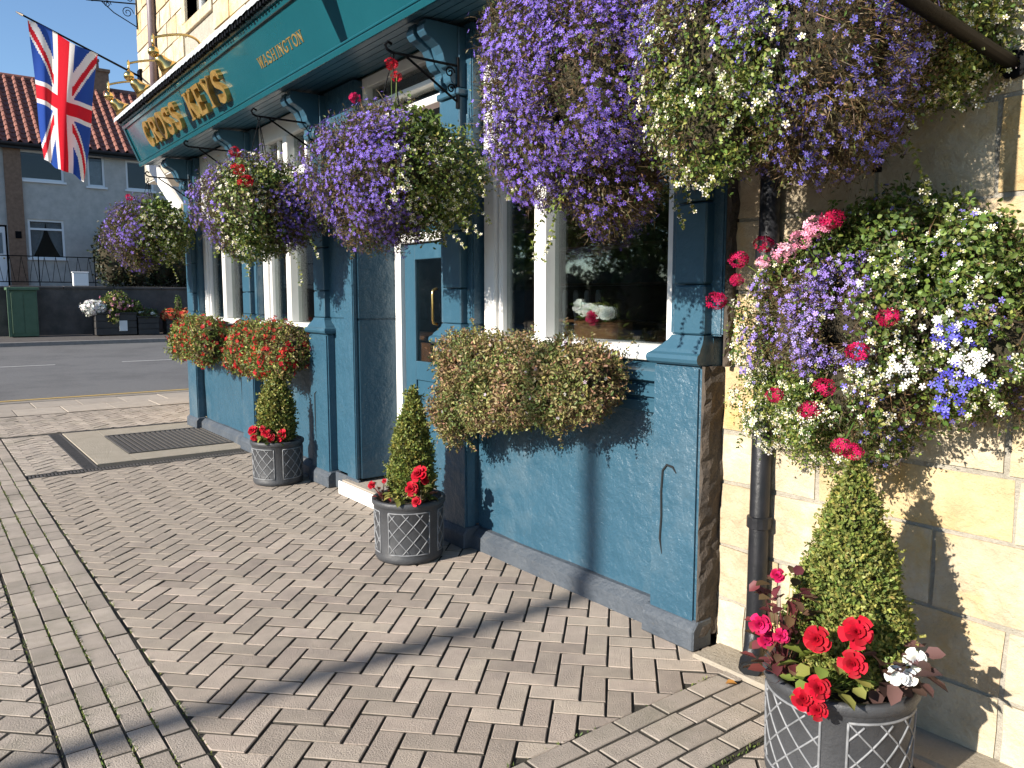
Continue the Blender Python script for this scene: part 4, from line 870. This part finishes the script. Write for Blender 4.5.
def cone_shrub(cx, cy, h0, h1, rb, label, nl, ls, cols, lean=(0,0), waist=0.0):
    t = thing('conical_shrub', (cx,cy,h0), label, 'shrub')
    MB().tube([(cx,cy,h0-.01),(cx+lean[0]*.5,cy+lean[1]*.5,(h0+h1)/2),(cx+lean[0]*.9,cy+lean[1]*.9,h1-.08)], [.014,.01,.004], 8).build('stem', M['bark'], t)
    def rr(u): return rb*np.clip((1-u)**.72*(.72+.28*np.minimum(1, u*6))-waist*np.sin(u*9)*.10, .012, None)
    m = MB(); m.lathe((cx,cy,0), [(float(rr(np.array(u)))*.70, h0+.02+(h1-h0)*.92*u) for u in np.linspace(0,1,9)], 12).build('dark_shrub_core', M['inner'], t, smooth=True)  # solid dark cone, painted shade behind the leaves
    u = 1-np.sqrt(RNG.random(nl)*.98+.003); u[:int(nl*.12)] = RNG.random(int(nl*.12))
    a = RNG.random(nl)*2*math.pi; q = np.stack([np.cos(a), np.sin(a), np.full(nl,.42)], 1); n = nrm(q)
    base = np.stack([cx+lean[0]*u+rr(u)*np.cos(a), cy+lean[1]*u+rr(u)*np.sin(a), h0+.01+(h1-h0)*u], 1)
    d = lump(base, 22, 1.0)*.20+lump(base, 60, 2.0)*.13+RNG.uniform(-.16,.09,nl)
    p = base+np.stack([np.cos(a), np.sin(a), np.full(nl,.2)], 1)*(rr(u)*d+RNG.normal(size=nl)*.006)[:, None]
    f = Fol(); cl = pal(cols, nl, .2)
    dd = nrm(n*.8+rdir(nl)*.9+np.array([0,0,.45]))
    f.leaves(p, dd, nrm(n+rdir(nl)*.9), RNG.uniform(.014,.024,nl)*ls, .0105*ls, cl)
    f.leaves(p+dd*.006, nrm(dd+rdir(nl)*.9), nrm(n+rdir(nl)*.9), RNG.uniform(.012,.019,nl)*ls, .009*ls, cl*1.08)
    ks = RNG.integers(0, nl, nl//22); m_ = len(ks)
    for j in range(7):
        q = p[ks]+dd[ks]*(.004+.0055*j)*ls; f.leaves(q, nrm(rdir(m_)*.9+dd[ks]*.7), nrm(n[ks]+rdir(m_)*.8), RNG.uniform(.012,.02,m_)*ls, .010*ls, pal(cols[-3:], m_, .15))
    f.build('foliage', M['leaf'], t, 'stuff'); return t
BOX = [(.125,.17,.04),(.17,.205,.05),(.225,.24,.06),(.135,.175,.04),(.30,.29,.08)]
YBOX = [(.17,.17,.04),(.24,.22,.05),(.12,.14,.035),(.28,.25,.07)]
N1, N2, N3 = (2.37,1.325), (2.40,4.21), (2.49,6.65)
planter(*N1, R(27), 'dark grey lattice planter beside the downpipe, holding a tall shrub, red and white begonias', 1.07)
planter(*N2, R(15.3), 'dark grey lattice planter standing before the pub doorstep and fading window box')
planter(*N3, R(71), 'dark grey lattice planter below the red window box, farthest from the stone wall')
cone_shrub(N1[0]+.04, N1[1]+.0, .36, 1.06, .198, 'large bushy green clipped cone shrub beside the sandstone wall', 15000, 1.0, BOX, (.0,.0))
cone_shrub(N2[0]+.02, N2[1]+.01, .36, 1.05, .150, 'slim two-tone yellow and dark green cone shrub by the doorstep', 7500, 1.2, YBOX[:3]+BOX[:3], (.02,-.01), .5)
cone_shrub(N3[0], N3[1], .36, 1.02, .175, 'stubby yellow-green cone shrub below the red window box', 5500, 1.5, YBOX+BOX[:2], (0,0), 1.0)
def bed_plant(name, label, cat, c, leaves, flowers, lc, lsz=.06, spread=.07, hgt=.08, hexa=True, tall=()):
    c = np.array(c, float); t = thing(name, c, label, cat)
    MB().tube([c+np.array([0,0,-.03]), c+np.array([0,0,hgt*.6])], .006, 6).build('stem', M['bark'], t)
    f = Fol(); n = leaves; a = RNG.random(n)*2*math.pi; rr = spread*np.sqrt(RNG.random(n)); p = c+np.stack([rr*np.cos(a), rr*np.sin(a), hgt*RNG.random(n)*1.0], 1)
    d = nrm(np.stack([np.cos(a), np.sin(a), RNG.uniform(-.5,.7,n)], 1)+rdir(n)*.35); f.leaves(p, d, nrm(rdir(n)*.5+UP), RNG.uniform(.6,1.2,n)*lsz, lsz*.72, pal(lc, n, .2), .15, True)
    f.twigs(np.repeat(c[None]+0.0, n, 0), nrm(p-c+1e-4), np.linalg.norm(p-c, axis=1), .0025, pal(lc, n), 0)
    f.build('leaves', M['leaf'], t, 'stuff')
    for (off, r, cols) in flowers:
        g = Fol(); hc = np.array(off, float); petal_head(g, hc, nrm(np.array([-.75,-.45,.45])+RNG.normal(size=3)*.15), r, cols); g.twigs(hc[None], nrm((c-hc)[None]), [float(np.linalg.norm(hc-c))], .003, pal(lc, 1), 0); g.build('flower', M['petal'], t)
    return t
def at(n, a, d, z): return (n[0]+RV[0]*a+FW[0]*d, n[1]+RV[1]*a+FW[1]*d, z)
bed_plant('begonia', 'scarlet begonia with bright green leaves in the planter by the downpipe', 'flowering plant', at(N1,-.10,-.13,.37), 60, [(at(N1,-.16,-.20,.575),.046,RED),(at(N1,-.045,-.21,.60),.052,RED),(at(N1,-.055,-.22,.505),.044,RED),(at(N1,-.165,-.24,.44),.040,RED),(at(N1,-.205,-.23,.40),.034,RED),(at(N1,-.17,-.25,.375),.032,RED)], LIME+GREEN[3:], .066, .10, .13)
bed_plant('begonia', 'white begonia with bronze leaves at the rim of the near planter', 'flowering plant', at(N1,.10,-.13,.37), 52, [(at(N1,.075,-.22,.47),.034,WHITE),(at(N1,.115,-.21,.46),.03,WHITE),(at(N1,.145,-.19,.505),.036,WHITE)], [(.075,.04,.035),(.11,.06,.05),(.06,.035,.03),(.13,.09,.07)], .070, .10, .15)
bed_plant('fuchsia', 'upright plant with dark red leaves and pink flowers beside the downpipe', 'flowering plant', at(N1,-.20,-.03,.37), 80, [(at(N1,-.30,-.10,.58),.036,CERISE),(at(N1,-.27,-.08,.52),.03,CERISE),(at(N1,-.235,-.05,.72),.024,CERISE),(at(N1,-.24,-.12,.55),.026,CERISE)], [(.13,.03,.035),(.17,.045,.05),(.09,.025,.03),(.12,.07,.04)], .052, .085, .34)
bed_plant('begonia', 'scarlet begonia spilling over the planter rim before the doorstep', 'flowering plant', at(N2,.09,-.11,.38), 26, [(at(N2,.09,-.20,.56),.056,RED),(at(N2,.045,-.20,.47),.045,RED),(at(N2,.075,-.22,.40),.035,RED),(at(N2,.12,-.16,.52),.035,RED)], [(.10,.12,.03),(.16,.14,.05),(.12,.05,.04)], .06, .08, .1)
bed_plant('begonia', 'small dark-leaved plant with one red bloom, before the white step riser', 'flowering plant', at(N2,-.15,-.07,.38), 24, [(at(N2,-.205,-.12,.475),.026,RED),(at(N2,-.13,-.12,.50),.016,RED)], [(.16,.03,.03),(.10,.03,.025),(.13,.06,.03)], .035, .06, .09)
bed_plant('begonia', 'green and yellow leafed bedding plant at the foot of the slim two-tone cone shrub', 'flowering plant', at(N2,-.02,-.14,.38), 30, [], [(.26,.24,.06),(.20,.20,.05),(.12,.13,.03)], .05, .08, .06)
bed_plant('begonia', 'row of scarlet begonia blooms round the stubby yellow-green cone shrub', 'flowering plant', at(N3,-.02,-.13,.38), 40, [(at(N3,-.17,-.12,.47),.05,RED),(at(N3,-.14,-.17,.42),.035,RED),(at(N3,-.03,-.2,.46),.045,RED),(at(N3,.01,-.2,.42),.04,RED),(at(N3,.09,-.17,.44),.055,RED),(at(N3,-.06,-.2,.50),.03,RED)], LIME+[(.12,.05,.04)], .055, .13, .07)
f = Fol(); t = thing('fallen_leaf', (2.62,1.94,.004), 'curled orange dead leaf on the blocks below the downpipe', 'leaf')
f.leaves(np.array([[2.60,1.95,.008]]), np.array([[.8,-.6,.05]]), np.array([[0,0,1.]]), [.05], .035, np.array([[.42,.20,.05]]), .3, True); f.build('blade', M['leaf'], t)
f = Fol(); n = 14
# flower trough inside the window sill
t = thing('flower_trough', (3.16,3.22,1.37), 'wooden box of white lilies and a red bloom on the sill inside the bar window', 'flower box')
MB().box(3.02,3.2,3.0,3.5,1.33,1.372).build('inner_sill', M['white'], t); MB().box(3.05,3.17,3.06,3.42,1.373,1.47).build('box', M['wood'], t, .006)
f = Fol(); n = 240; p = np.array([3.10,3.24,1.50])+RNG.normal(size=(n,3))*np.array([.025,.09,.03]); f.leaves(p, nrm(rdir(n)+UP*.3+np.array([-.5,0,0])), nrm(rdir(n)+UP), .05, .018, pal(LIME+GREEN, n)); f.build('foliage', M['leaf'], t, 'stuff')
for k in range(7): g = Fol(); petal_head(g, np.array([3.04+U(-.02,.02),3.10+k*.045,1.52+U(-.02,.04)]), (-1,-.4,.4), .045, WHITE, ((6,1.0,.4),(5,.7,.8))); g.build('lily', M['petal'], t)
g = Fol(); petal_head(g, np.array([3.01,3.22,1.49]), (-1,-.4,.2), .042, CERISE); g.build('carnation', M['petal'], t)
# ------------------------------------------------------------------ brass sign lamps
def sign_lamp(y, label):
    t = thing('sign_lamp', (2.25,y,3.79), label, 'lamp'); k = []
    for i in range(15):
        a = math.pi*(i/14)*1.02; k.append((2.03+.20*math.cos(a), y, 3.82+.07*math.sin(a)+.02*math.sin(a*2)))
    MB().tube([(2.25,y,3.78)]+k+[(1.83,y,3.79),(1.83,y,3.76)], .011, 8).build('swan_neck', M['brass'], t, smooth=True)
    MB().lathe((2.25,y,3.775), [(.035,0),(.03,.012),(.015,.02)], 12).build('foot', M['brass'], t)
    MB().sphere((1.83,y,3.71), .047, 16, 10).build('gallery_ball', M['brass'], t, smooth=True)
    ax = nrm(np.array([.75,0,-.66])); a = np.array([0,1.,0]); b = np.cross(ax, a); o = np.array([1.85,y,3.68]); n = 20; vs = []; pr = [(.02,.0),(.04,.02),(.05,.045),(.054,.07),(.068,.11),(.094,.145),(.09,.145),(.064,.11),(.048,.07),(.02,.03)]
    for r_, h in pr:
        for j in range(n): an = 2*math.pi*j/n; vs.append(o+ax*h+r_*(a*math.cos(an)+b*math.sin(an)))
    MB().add(vs, [(i*n+j, i*n+(j+1)%n, (i+1)*n+(j+1)%n, (i+1)*n+j) for i in range(len(pr)-1) for j in range(n)]).build('shade', M['brass'], t, smooth=True)
    MB().tube([(1.83,y,3.77),(1.83,y,3.84),(1.83,y,3.86)], [.008,.014,.003], 8).build('finial', M['brass'], t)
sign_lamp(7.50, 'brass swan-neck sign lamp above the last letters of CROSS KEYS')
sign_lamp(8.45, 'brass swan-neck sign lamp above the gap between CROSS and KEYS')
sign_lamp(9.40, 'brass swan-neck sign lamp above the first letters of the pub sign')
# lantern on a long arm above the fascia (above the picture, its shade falls on the sign)
t = thing('wall_lantern', (1.72,5.03,3.62), 'black tapered lantern on a long iron arm above the teal sign', 'lantern')
MB().add([(1.72+sx*w, 5.03+sy*w, z) for z, w in ((3.62,.05),(4.15,.15)) for sx, sy in ((-1,-1),(1,-1),(1,1),(-1,1))], [(0,3,2,1),(4,5,6,7),(0,1,5,4),(1,2,6,5),(2,3,7,6),(3,0,4,7)]).build('lantern_body', M['iron'], t)
MB().add([(1.72+sx*.17, 5.03+sy*.17, 4.152) for sx, sy in ((-1,-1),(1,-1),(1,1),(-1,1))]+[(1.72,5.03,4.34)], [(0,1,4),(1,2,4),(2,3,4),(3,0,4),(3,2,1,0)]).build('lantern_cap', M['iron'], t)
MB().tube([(1.72,5.03,4.33),(1.72,5.03,4.45),(1.9,5.03,4.52),(2.91,5.03,4.52)], .015, 8).build('arm', M['iron'], t)
# lamp post across the pavement (its shadow crosses the blocks)
t = thing('lamp_post', (-14.0,3.05,0), 'tall grey steel lamp post standing at the kerb across from the pub', 'lamp post')
MB().lathe((-14.0,3.05,-.4), [(.12,0),(.12,1.1),(.07,1.15),(.062,11.3),(.05,11.4)], 16).build('column', M['kerb'], t, smooth=True)
MB().tube([(-14.0,3.05,10.9),(-14.0,3.05,11.1),(-14.15,3.05,11.2),(-14.9,3.05,11.25)], .03, 8).build('arm', M['kerb'], t)
MB().box(-15.4,-14.85,2.95,3.15,11.2,11.3).build('lamp_head', M['kerb'], t, .02)
# ------------------------------------------------------------------ union flag
Pb, Pt = np.array([2.905,12.70,4.785]), np.array([1.39,11.99,5.14])
t = thing('flag', Pb, 'large British flag drooping from a slanting black pole at the pub corner', 'flag')
e = Pt+(Pt-Pb)*.03
MB().tube([Pb, Pt], [.016,.012], 8).build('pole', M['iron'], t, smooth=True)
MB().tube([Pt, e, e+(Pt-Pb)*.02], [.02,.014,.004], 8).build('finial', M['chrome'], t)
MB().box(2.88,2.925,12.62,12.78,4.70,4.88).build('pole_socket', M['iron'], t)
ns, ntt = 64, 120; vs = []; fs = []; fc = []
for j in range(ntt+1):
    tt = j/ntt
    for i in range(ns+1):
        s_ = i/ns; top = Pt+(Pb-Pt)*(.04+.56*s_); w = 1-.42*tt**.9; mid = Pt+(Pb-Pt)*.17
        hx = mid+(top-mid)*w; z = top[2]-.012-(1.74-.0*s_)*tt-.03*math.sin(s_*9)*tt
        fold = (.05+.11*tt**.7)*math.sin(s_*8.6+1.5*tt+2.4)+.035*tt*math.sin(s_*21+3*tt)
        vs.append((hx[0]+.02*math.sin(6*tt+s_*4)*tt, hx[1]+fold, z))
for j in range(ntt):
    for i in range(ns):
        fs.append((j*(ns+1)+i, j*(ns+1)+i+1, (j+1)*(ns+1)+i+1, (j+1)*(ns+1)+i))
        x = (j+.5)/ntt*60-30; y = (i+.5)/ns*30-15; cc = (.025,.075,.34)
        dA = (y-x*.5)/1.118; dB = (y+x*.5)/1.118
        if abs(dA) < 3 or abs(dB) < 3: cc = (.72,.72,.72)
        if (abs(dA-(1.0 if x > 0 else -1.0)) < 1.0) or (abs(dB-(-1.0 if x > 0 else 1.0)) < 1.0): cc = (.55,.02,.035)
        if abs(x) < 5 or abs(y) < 5: cc = (.72,.72,.72)
        if abs(x) < 3 or abs(y) < 3: cc = (.55,.02,.035)
        fc.append(cc)
o = MB().add(vs, fs).build('cloth', leafmat('flag_cloth', .45, .8, .1), t, smooth=True)
at_ = o.data.attributes.new('col', 'FLOAT_COLOR', 'CORNER'); buf = np.ones((len(fs)*4, 4), np.float32); buf[:, :3] = np.repeat(np.array(fc), 4, 0); at_.data.foreach_set('color', buf.ravel())
# scroll bracket high on the corner
t = thing('scroll_bracket', (2.905,12.72,5.5), 'thin iron scrollwork bracket high on the sandstone corner above the flag', 'bracket')
MB().tube([(2.90,12.72,5.45),(2.90,12.72,6.0)], .010, 6).build('back_bar', M['iron'], t); MB().tube([(2.90,12.72,5.8),(2.25,12.72,5.72)], .009, 6).build('arm', M['iron'], t)
MB().tube([(2.90,12.72,5.48),(2.75,12.72,5.55),(2.6,12.72,5.62),(2.45,12.72,5.74)], .007, 6).build('strut', M['iron'], t)
for cx, cz, r0 in ((2.33,5.76,.06),(2.52,5.72,.05),(2.78,5.66,.08),(2.82,5.86,.06)): MB().tube([(cx+r0*(1-k/26)*math.cos(k*.5), 12.72, cz+r0*(1-k/26)*math.sin(k*.5)) for k in range(22)], .006, 5).build('scroll', M['iron'], t)
# ------------------------------------------------------------------ terraced house across the road
HYF = 32.0; house = thing('terraced_house', (4.5,34,1.9), 'grey rendered terraced house with dark red pantile roof behind the garden wall', 'house')
holes = [(3.2,4.66,5.62,6.62),(5.40,5.96,5.56,6.66),(6.66,7.6,5.55,6.6),(9.0,10.2,5.55,6.6),(3.47,4.57,2.98,4.3),(2.0,2.86,1.9,4.06),(-2.0,-.6,5.6,6.6),(-2.0,-.6,2.98,4.3),(0.4,1.2,5.6,6.6)]
def wall_with_holes(x0, x1, z0, z1, hs, y0, y1):
    xs = sorted({x0,x1,*[h for q in hs for h in q[:2]]}); zs = sorted({z0,z1,*[h for q in hs for h in q[2:]]}); vs = []; fs = []; id_ = {}
    def V(x, y, z):
        k = (round(x,4),y,round(z,4))
        if k not in id_: id_[k] = len(vs); vs.append((x,y,z))
        return id_[k]
    for a, b in zip(xs[:-1], xs[1:]):
        for c_, d in zip(zs[:-1], zs[1:]):
            if any(q[0] <= a and b <= q[1] and q[2] <= c_ and d <= q[3] for q in hs): continue
            fs.append((V(a,y0,c_),V(b,y0,c_),V(b,y0,d),V(a,y0,d)))
    for (a,b,c_,d) in hs: fs += [(V(a,y0,c_),V(a,y0,d),V(a,y1,d),V(a,y1,c_)),(V(b,y0,c_),V(b,y1,c_),V(b,y1,d),V(b,y0,d)),(V(a,y0,c_),V(a,y1,c_),V(b,y1,c_),V(b,y0,c_)),(V(a,y0,d),V(b,y0,d),V(b,y1,d),V(a,y1,d))]
    return MB().add(vs, fs)
wall_with_holes(-10, 16, .3, 6.84, holes, HYF, HYF+.18).build('wall', M['render'], house)
MB().box(-10,16,38.4,38.6,.3,6.8).build('back_wall', M['render'], house); MB().box(-10,-9.8,HYF+.01,38.4,.3,6.8).build('gable_wall', M['render'], house); MB().box(15.8,16,HYF+.01,38.4,.3,6.8).build('gable_wall', M['render'], house)
MB().box(-9.7,15.7,HYF+2.2,HYF+2.3,.3,6.8).build('room_partition', M['room'], house)
MB().box(-9.7,15.7,HYF+.2,HYF+2.2,4.6,4.8).build('room_floor', M['room'], house)
for b in ((2.88,3.38,1.7,6.8),(-3.0,-2.5,1.7,6.8)): MB().box(b[0],b[1],HYF-.10,HYF-.005,b[2],b[3]).build('brick_pier', M['brick'], house)
MB().box(3.08,3.26,HYF-.12,HYF-.102,3.62,3.86).build('number_plate', M['iron'], house)
def hwin(h, kind):
    a, b, c_, d = h; y = HYF+.08
    w = MB().box(a-.06,b+.06,HYF-.07,HYF+.1,c_-.07,c_-.002).build('window', M['upvc'], house)
    for q in ((a,a+.07,c_,d),(b-.07,b,c_,d),(a+.07,b-.07,c_,c_+.07),(a+.07,b-.07,d-.07,d)): MB().box(q[0],q[1],y-.03,y+.04,q[2],q[3]).build('frame', M['upvc'], w)
    if kind == 'vent': MB().box(a+.07,b-.07,y-.03,y+.04,d-.36,d-.29).build('frame', M['upvc'], w)
    MB().box(a+.07,b-.07,y,y+.01,c_+.07,d-.07).build('pane', M['glass_far'], w)
    if kind == 'vent':
        for s_ in (0, 1):
            m = MB(); n = 10; vs = []
            for k in range(6):
                v = k/5
                for i in range(n+1):
                    u = i/n; wv = (.5-.42*v**1.5)*(b-a-.14); x = (a+.07+u*wv) if s_ == 0 else (b-.07-u*wv); vs.append((x, y+.12+.02*math.sin(i*2.4), d-.08-v*(d-c_-.16)))
            m.add(vs, [(k*(n+1)+i, k*(n+1)+i+1, (k+1)*(n+1)+i+1, (k+1)*(n+1)+i) for k in range(5) for i in range(n)]).build('curtain', M['curtain'], w, smooth=True)
    elif kind == 'net':
        MB().box(a+.07,b-.07,y+.1,y+.11,c_+.07,d-.2).build('net_curtain', M['curtain'], w)
for h, k in zip(holes, ('plain','net','plain','plain','vent','door','plain','vent','net')):
    if k == 'door':
        w = MB().box(h[0]+.06,h[1]-.06,HYF+.06,HYF+.11,h[2],h[3]-.06).build('door', M['upvc'], house)
        MB().box(h[0]+.15,h[1]-.15,HYF+.05,HYF+.059,3.1,3.8).build('door_light', M['glass_far'], w); MB().sphere((h[1]-.14,HYF+.03,2.95), .03, 8, 6).build('door_knob', M['brass'], w)
    else: hwin(h, k)
roof = MB().add([(-10.3,HYF-.30,6.78),(16.3,HYF-.30,6.78),(16.3,35.3,9.70),(-10.3,35.3,9.70),(16.3,38.9,6.78),(-10.3,38.9,6.78)], [(0,1,2,3),(3,2,4,5)]).build('roof', M['tile'], house)
m = MB(); sl = nrm(np.array([0,3.6,2.92])); nn = np.array([0,-sl[2],sl[1]]); LEN = math.hypot(3.6,2.92); nr = 15; tw = .30
prof = [(0,.03),(.12,.10),(.28,.12),(.42,.07),(.55,.015),(.75,.005),(1,.03)]
for r_ in range(nr):
    for c_ in range(72):
        x = -7.5+c_*tw; s0 = r_*LEN/nr-.02; s1 = s0+LEN/nr+.03; vs = []
        for (s_, lift) in ((s0,.03),(s1,.0)):
            for u, h in prof: vs.append(np.array([x+u*tw, HYF-.30, 6.78])+sl*s_+nn*(h+lift+.004))
        n = len(prof); vs += [v-nn*.028 for v in vs[:n]]
        m.add(vs, [(i,i+1,n+i+1,n+i) for i in range(n-1)]+[(i,2*n+i,2*n+i+1,i+1) for i in range(n-1)])
m.build('pantile', M['tile'], roof)['kind'] = 'stuff'
MB().tube([(-10.3,35.3,9.72),(16.3,35.3,9.72)], .12, 10).build('ridge_tile', M['tile'], roof)
MB().tube([(-10.3,HYF-.36,6.74),(16.3,HYF-.36,6.74)], .06, 8).build('gutter', M['pipe'], house)
MB().box(-10,16,HYF-.28,HYF-.20,6.60,6.80).build('fascia_board', M['pipe'], house)
ch = MB().box(6.05,6.85,35.0,35.6,9.3,10.35).build('chimney', M['brick'], roof); MB().box(6.0,6.9,34.95,35.65,10.352,10.46).build('chimney_cap', M['brick'], roof)
MB().lathe((6.45,35.3,10.462), [(.13,0),(.12,.3),(.15,.32),(.15,.4),(.10,.41)], 12).build('chimney_pot', M['tile'], roof)
# retaining garden wall, railing, white box, hedge
t = thing('garden_wall', (4,29.7,.4), 'dark stone retaining wall along the far pavement below the grey house', 'wall')
MB().box(-20,20,29.55,29.85,.2,1.90).build('wall_face', M['garden_wall'], t)
for i in range(26): MB().box(-19.9+i*1.5,-18.42+i*1.5,29.50,29.90,1.902,1.98+U(-.01,.01)).build('coping', M['garden_wall'], t, .01)
MB().box(-20,20,29.86,HYF-.02,.2,1.86).build('garden_bed', M['soil'], t)
t = thing('railing', (2,29.7,1.98), 'thin black zigzag railing on the dark garden wall', 'railing')
for z in (2.10,2.92): MB().box(-8,5.15,29.69,29.715,z,z+.03).build('rail', M['iron'], t)
for i in range(9): MB().box(-7.9+i*1.62,-7.87+i*1.62,29.69,29.715,1.97,3.0).build('post', M['iron'], t)
for i in range(40):
    x = -7.7+i*.32; MB().tube([(x,29.70,2.12),(x+.12,29.70,2.92)], .008, 5).build('baluster', M['iron'], t); MB().tube([(x+.12,29.70,2.92),(x+.24,29.70,2.12)], .008, 5).build('baluster', M['iron'], t)
t = thing('white_box', (4.6,29.6,2.0), 'small white box sitting on the garden wall at the railing end', 'box')
MB().box(4.38,4.84,29.52,29.67,1.99,2.42).build('casing', M['upvc'], t, .02); MB().box(4.36,4.86,29.50,29.68,2.422,2.46).build('lid', M['upvc'], t, .01)
def bush(name, label, cat, lobes, n, size, cols, fl=None, nfl=0, fr=.05):
    t = thing(name, lobes[0][0]-np.array([0,0,lobes[0][1][2]]), label, cat)
    core('dark_shrub_core', lobes, .8, M['inner'], t)['kind'] = 'stuff'; p, nn_ = shell(lobes, n, .8, 1.06, .12, 1.0); f = Fol(); f.leaves(p, nrm(rdir(n)+nn_*.5), nrm(rdir(n)+nn_), RNG.uniform(.7,1.3,n)*size, size*.6, pal(cols, n, .25)); f.build('foliage', M['leaf'], t, 'stuff')
    if fl:
        g = Fol(); k = RNG.integers(0, n, nfl); g.flowers(p[k]+nn_[k]*.03, nrm(nn_[k]+rdir(nfl)*.3), fr*RNG.uniform(.7,1.2,nfl), pal(fl, nfl, .15), 5, .2, wide=.75); g.build('blossom', M['petal'], t, 'stuff')
    return t
A_ = np.array
bush('hedge', 'tall dark hedge in the garden beside the grey house', 'hedge', [(A_([5.9+i*.75,30.9+U(-.1,.1),3.0]), A_([.62,.5,1.25+U(-.1,.15)])) for i in range(9)], 9000, .13, [(.02,.03,.012),(.03,.04,.015),(.035,.03,.015)])
# cabinet and planters on the far pavement
t = thing('utility_cabinet', (2.85,29.1,.38), 'green metal utility cabinet against the dark garden wall', 'cabinet')
MB().box(2.50,3.26,28.92,29.40,.40,1.84).build('body', M['cabinet'], t, .01); MB().box(2.44,3.32,28.84,29.44,1.842,1.93).build('lid', M['cabinet'], t, .012)
for x in (2.56,2.895): MB().box(x,x+.315,28.905,28.918,.5,1.76).build('door_leaf', M['cabinet'], t, .004)
MB().box(2.45,2.53,28.85,28.90,.40,1.84).build('corner_post', M['cabinet'], t, .004)
def trough(x0, x1, z0, z1, label, boards=3):
    t = thing('street_planter', ((x0+x1)/2,28.9,z0), label, 'planter')
    MB().box(x0+.03,x1-.03,28.63,29.17,z0,z1-.06).build('box', M['planter_black'], t)
    h = (z1-z0)/boards
    for i in range(boards): MB().box(x0,x1,28.60,28.628,z0+i*h+.008,z0+(i+1)*h-.008).build('board', M['planter_black'], t, .006); MB().box(x0-.002,x0+.026,28.63,29.17,z0+i*h+.008,z0+(i+1)*h-.008).build('board', M['planter_black'], t, .006)
    MB().box(x0-.03,x1+.03,28.56,29.2,z1,z1+.05).build('rim', M['planter_black'], t, .008)
    return t
t = trough(4.82,6.05,.39,1.08, 'black timber planter with a white notice by the garden wall'); MB().box(5.52,5.76,28.588,28.598,.52,.86).build('notice', M['notice'], t)
trough(6.1,6.75,.37,.95, 'low plain black timber planter beside the one with a notice'); trough(7.0,7.9,.36,.86, 'black timber planter holding red flowers and a tiny cone shrub')
bush('white_flower_bush', 'white-flowered bush at the end of the noticed black planter', 'flowering plant', [(A_([4.85,28.8,1.28]), A_([.34,.28,.22]))], 700, .07, [(.5,.5,.5),(.3,.32,.25)], WHITE, 500, .05)
bush('mixed_flowers', 'mixed pink and yellow bedding flowers in the noticed black planter', 'flowering plant', [(A_([5.5,28.8,1.42]), A_([.40,.3,.36])),(A_([5.95,28.8,1.3]), A_([.3,.28,.2])),(A_([5.35,28.62,1.05]), A_([.16,.14,.25]))], 1800, .08, LIME+GREEN, PINK+[(.6,.1,.25),(.7,.6,.2)], 120, .06)
bush('trailing_plant', 'sparse green trailing plant in the low plain black planter', 'plant', [(A_([6.4,28.8,1.05]), A_([.36,.26,.16]))], 700, .07, GREEN+DRYG, WHITE, 25, .05)
bush('red_flowers', 'mound of orange-red bedding flowers in the planter with a tiny cone', 'flowering plant', [(A_([7.2,28.8,1.0]), A_([.32,.26,.2])),(A_([7.7,28.8,1.0]), A_([.3,.26,.2]))], 1200, .07, LIME+GREEN, [(.7,.12,.06),(.65,.05,.04),(.8,.3,.12)], 420, .06)
bush('cone_shrub', 'tiny green cone shrub standing in the red flowers across the road', 'shrub', [(A_([7.45,28.8,1.35]), A_([.10,.10,.30]))], 500, .05, GREEN)

# ------------------------------------------------------------------ unseen trees and hedge added opposite so the panes mirror something dark
def reflection_tree(x, y, h, label):
    t = thing('reflection_tree', (x,y,-.3), label, 'tree', 'unseen trees added opposite the pub')
    MB().tube([(x,y,-.35),(x+.1,y,h*.2),(x-.05,y+.1,h*.4),(x+.1,y,h*.7)], [.28,.2,.16,.07], 9).build('trunk', M['bark'], t)
    for k in range(5):
        a = k*1.3; MB().tube([(x,y,h*(.3+.06*k)),(x+.9*math.cos(a),y+.9*math.sin(a),h*(.45+.06*k)),(x+1.7*math.cos(a),y+1.7*math.sin(a),h*(.55+.06*k))], [.09,.06,.02], 6).build('limb', M['bark'], t)
    lb = [(np.array([x+U(-1.6,1.6),y+U(-1.8,1.8),h*U(.42,.82)]), np.array([U(1.1,1.9),U(1.1,1.9),h*U(.12,.18)])) for k in range(10)]
    p, n = shell(lb, 3800, .55, 1.08, .2, x+y); f = Fol(); m = len(p); f.leaves(p, nrm(rdir(m)+n*.5), nrm(rdir(m)+n), RNG.uniform(.2,.42,m), .2, pal(GREEN, m, .25)); f.build('crown', M['leaf'], t, 'stuff')
for i in range(11): reflection_tree(-25+U(-1.5,1.5), 4+i*6.5+U(-1,1), U(7.5,9.0), 'unseen green tree added opposite the pub to darken the window reflections')

bush('hedge', 'unseen dark hedge added opposite the pub to darken the window reflections', 'hedge', [(A_([-21+U(-.3,.3),2+i*2.6,1.4]), A_([1.1,1.7,1.9+U(-.2,.3)])) for i in range(30)], 16000, .3, [(.03,.045,.015),(.04,.06,.02)])  # hedge out of view, added to darken what the panes reflect
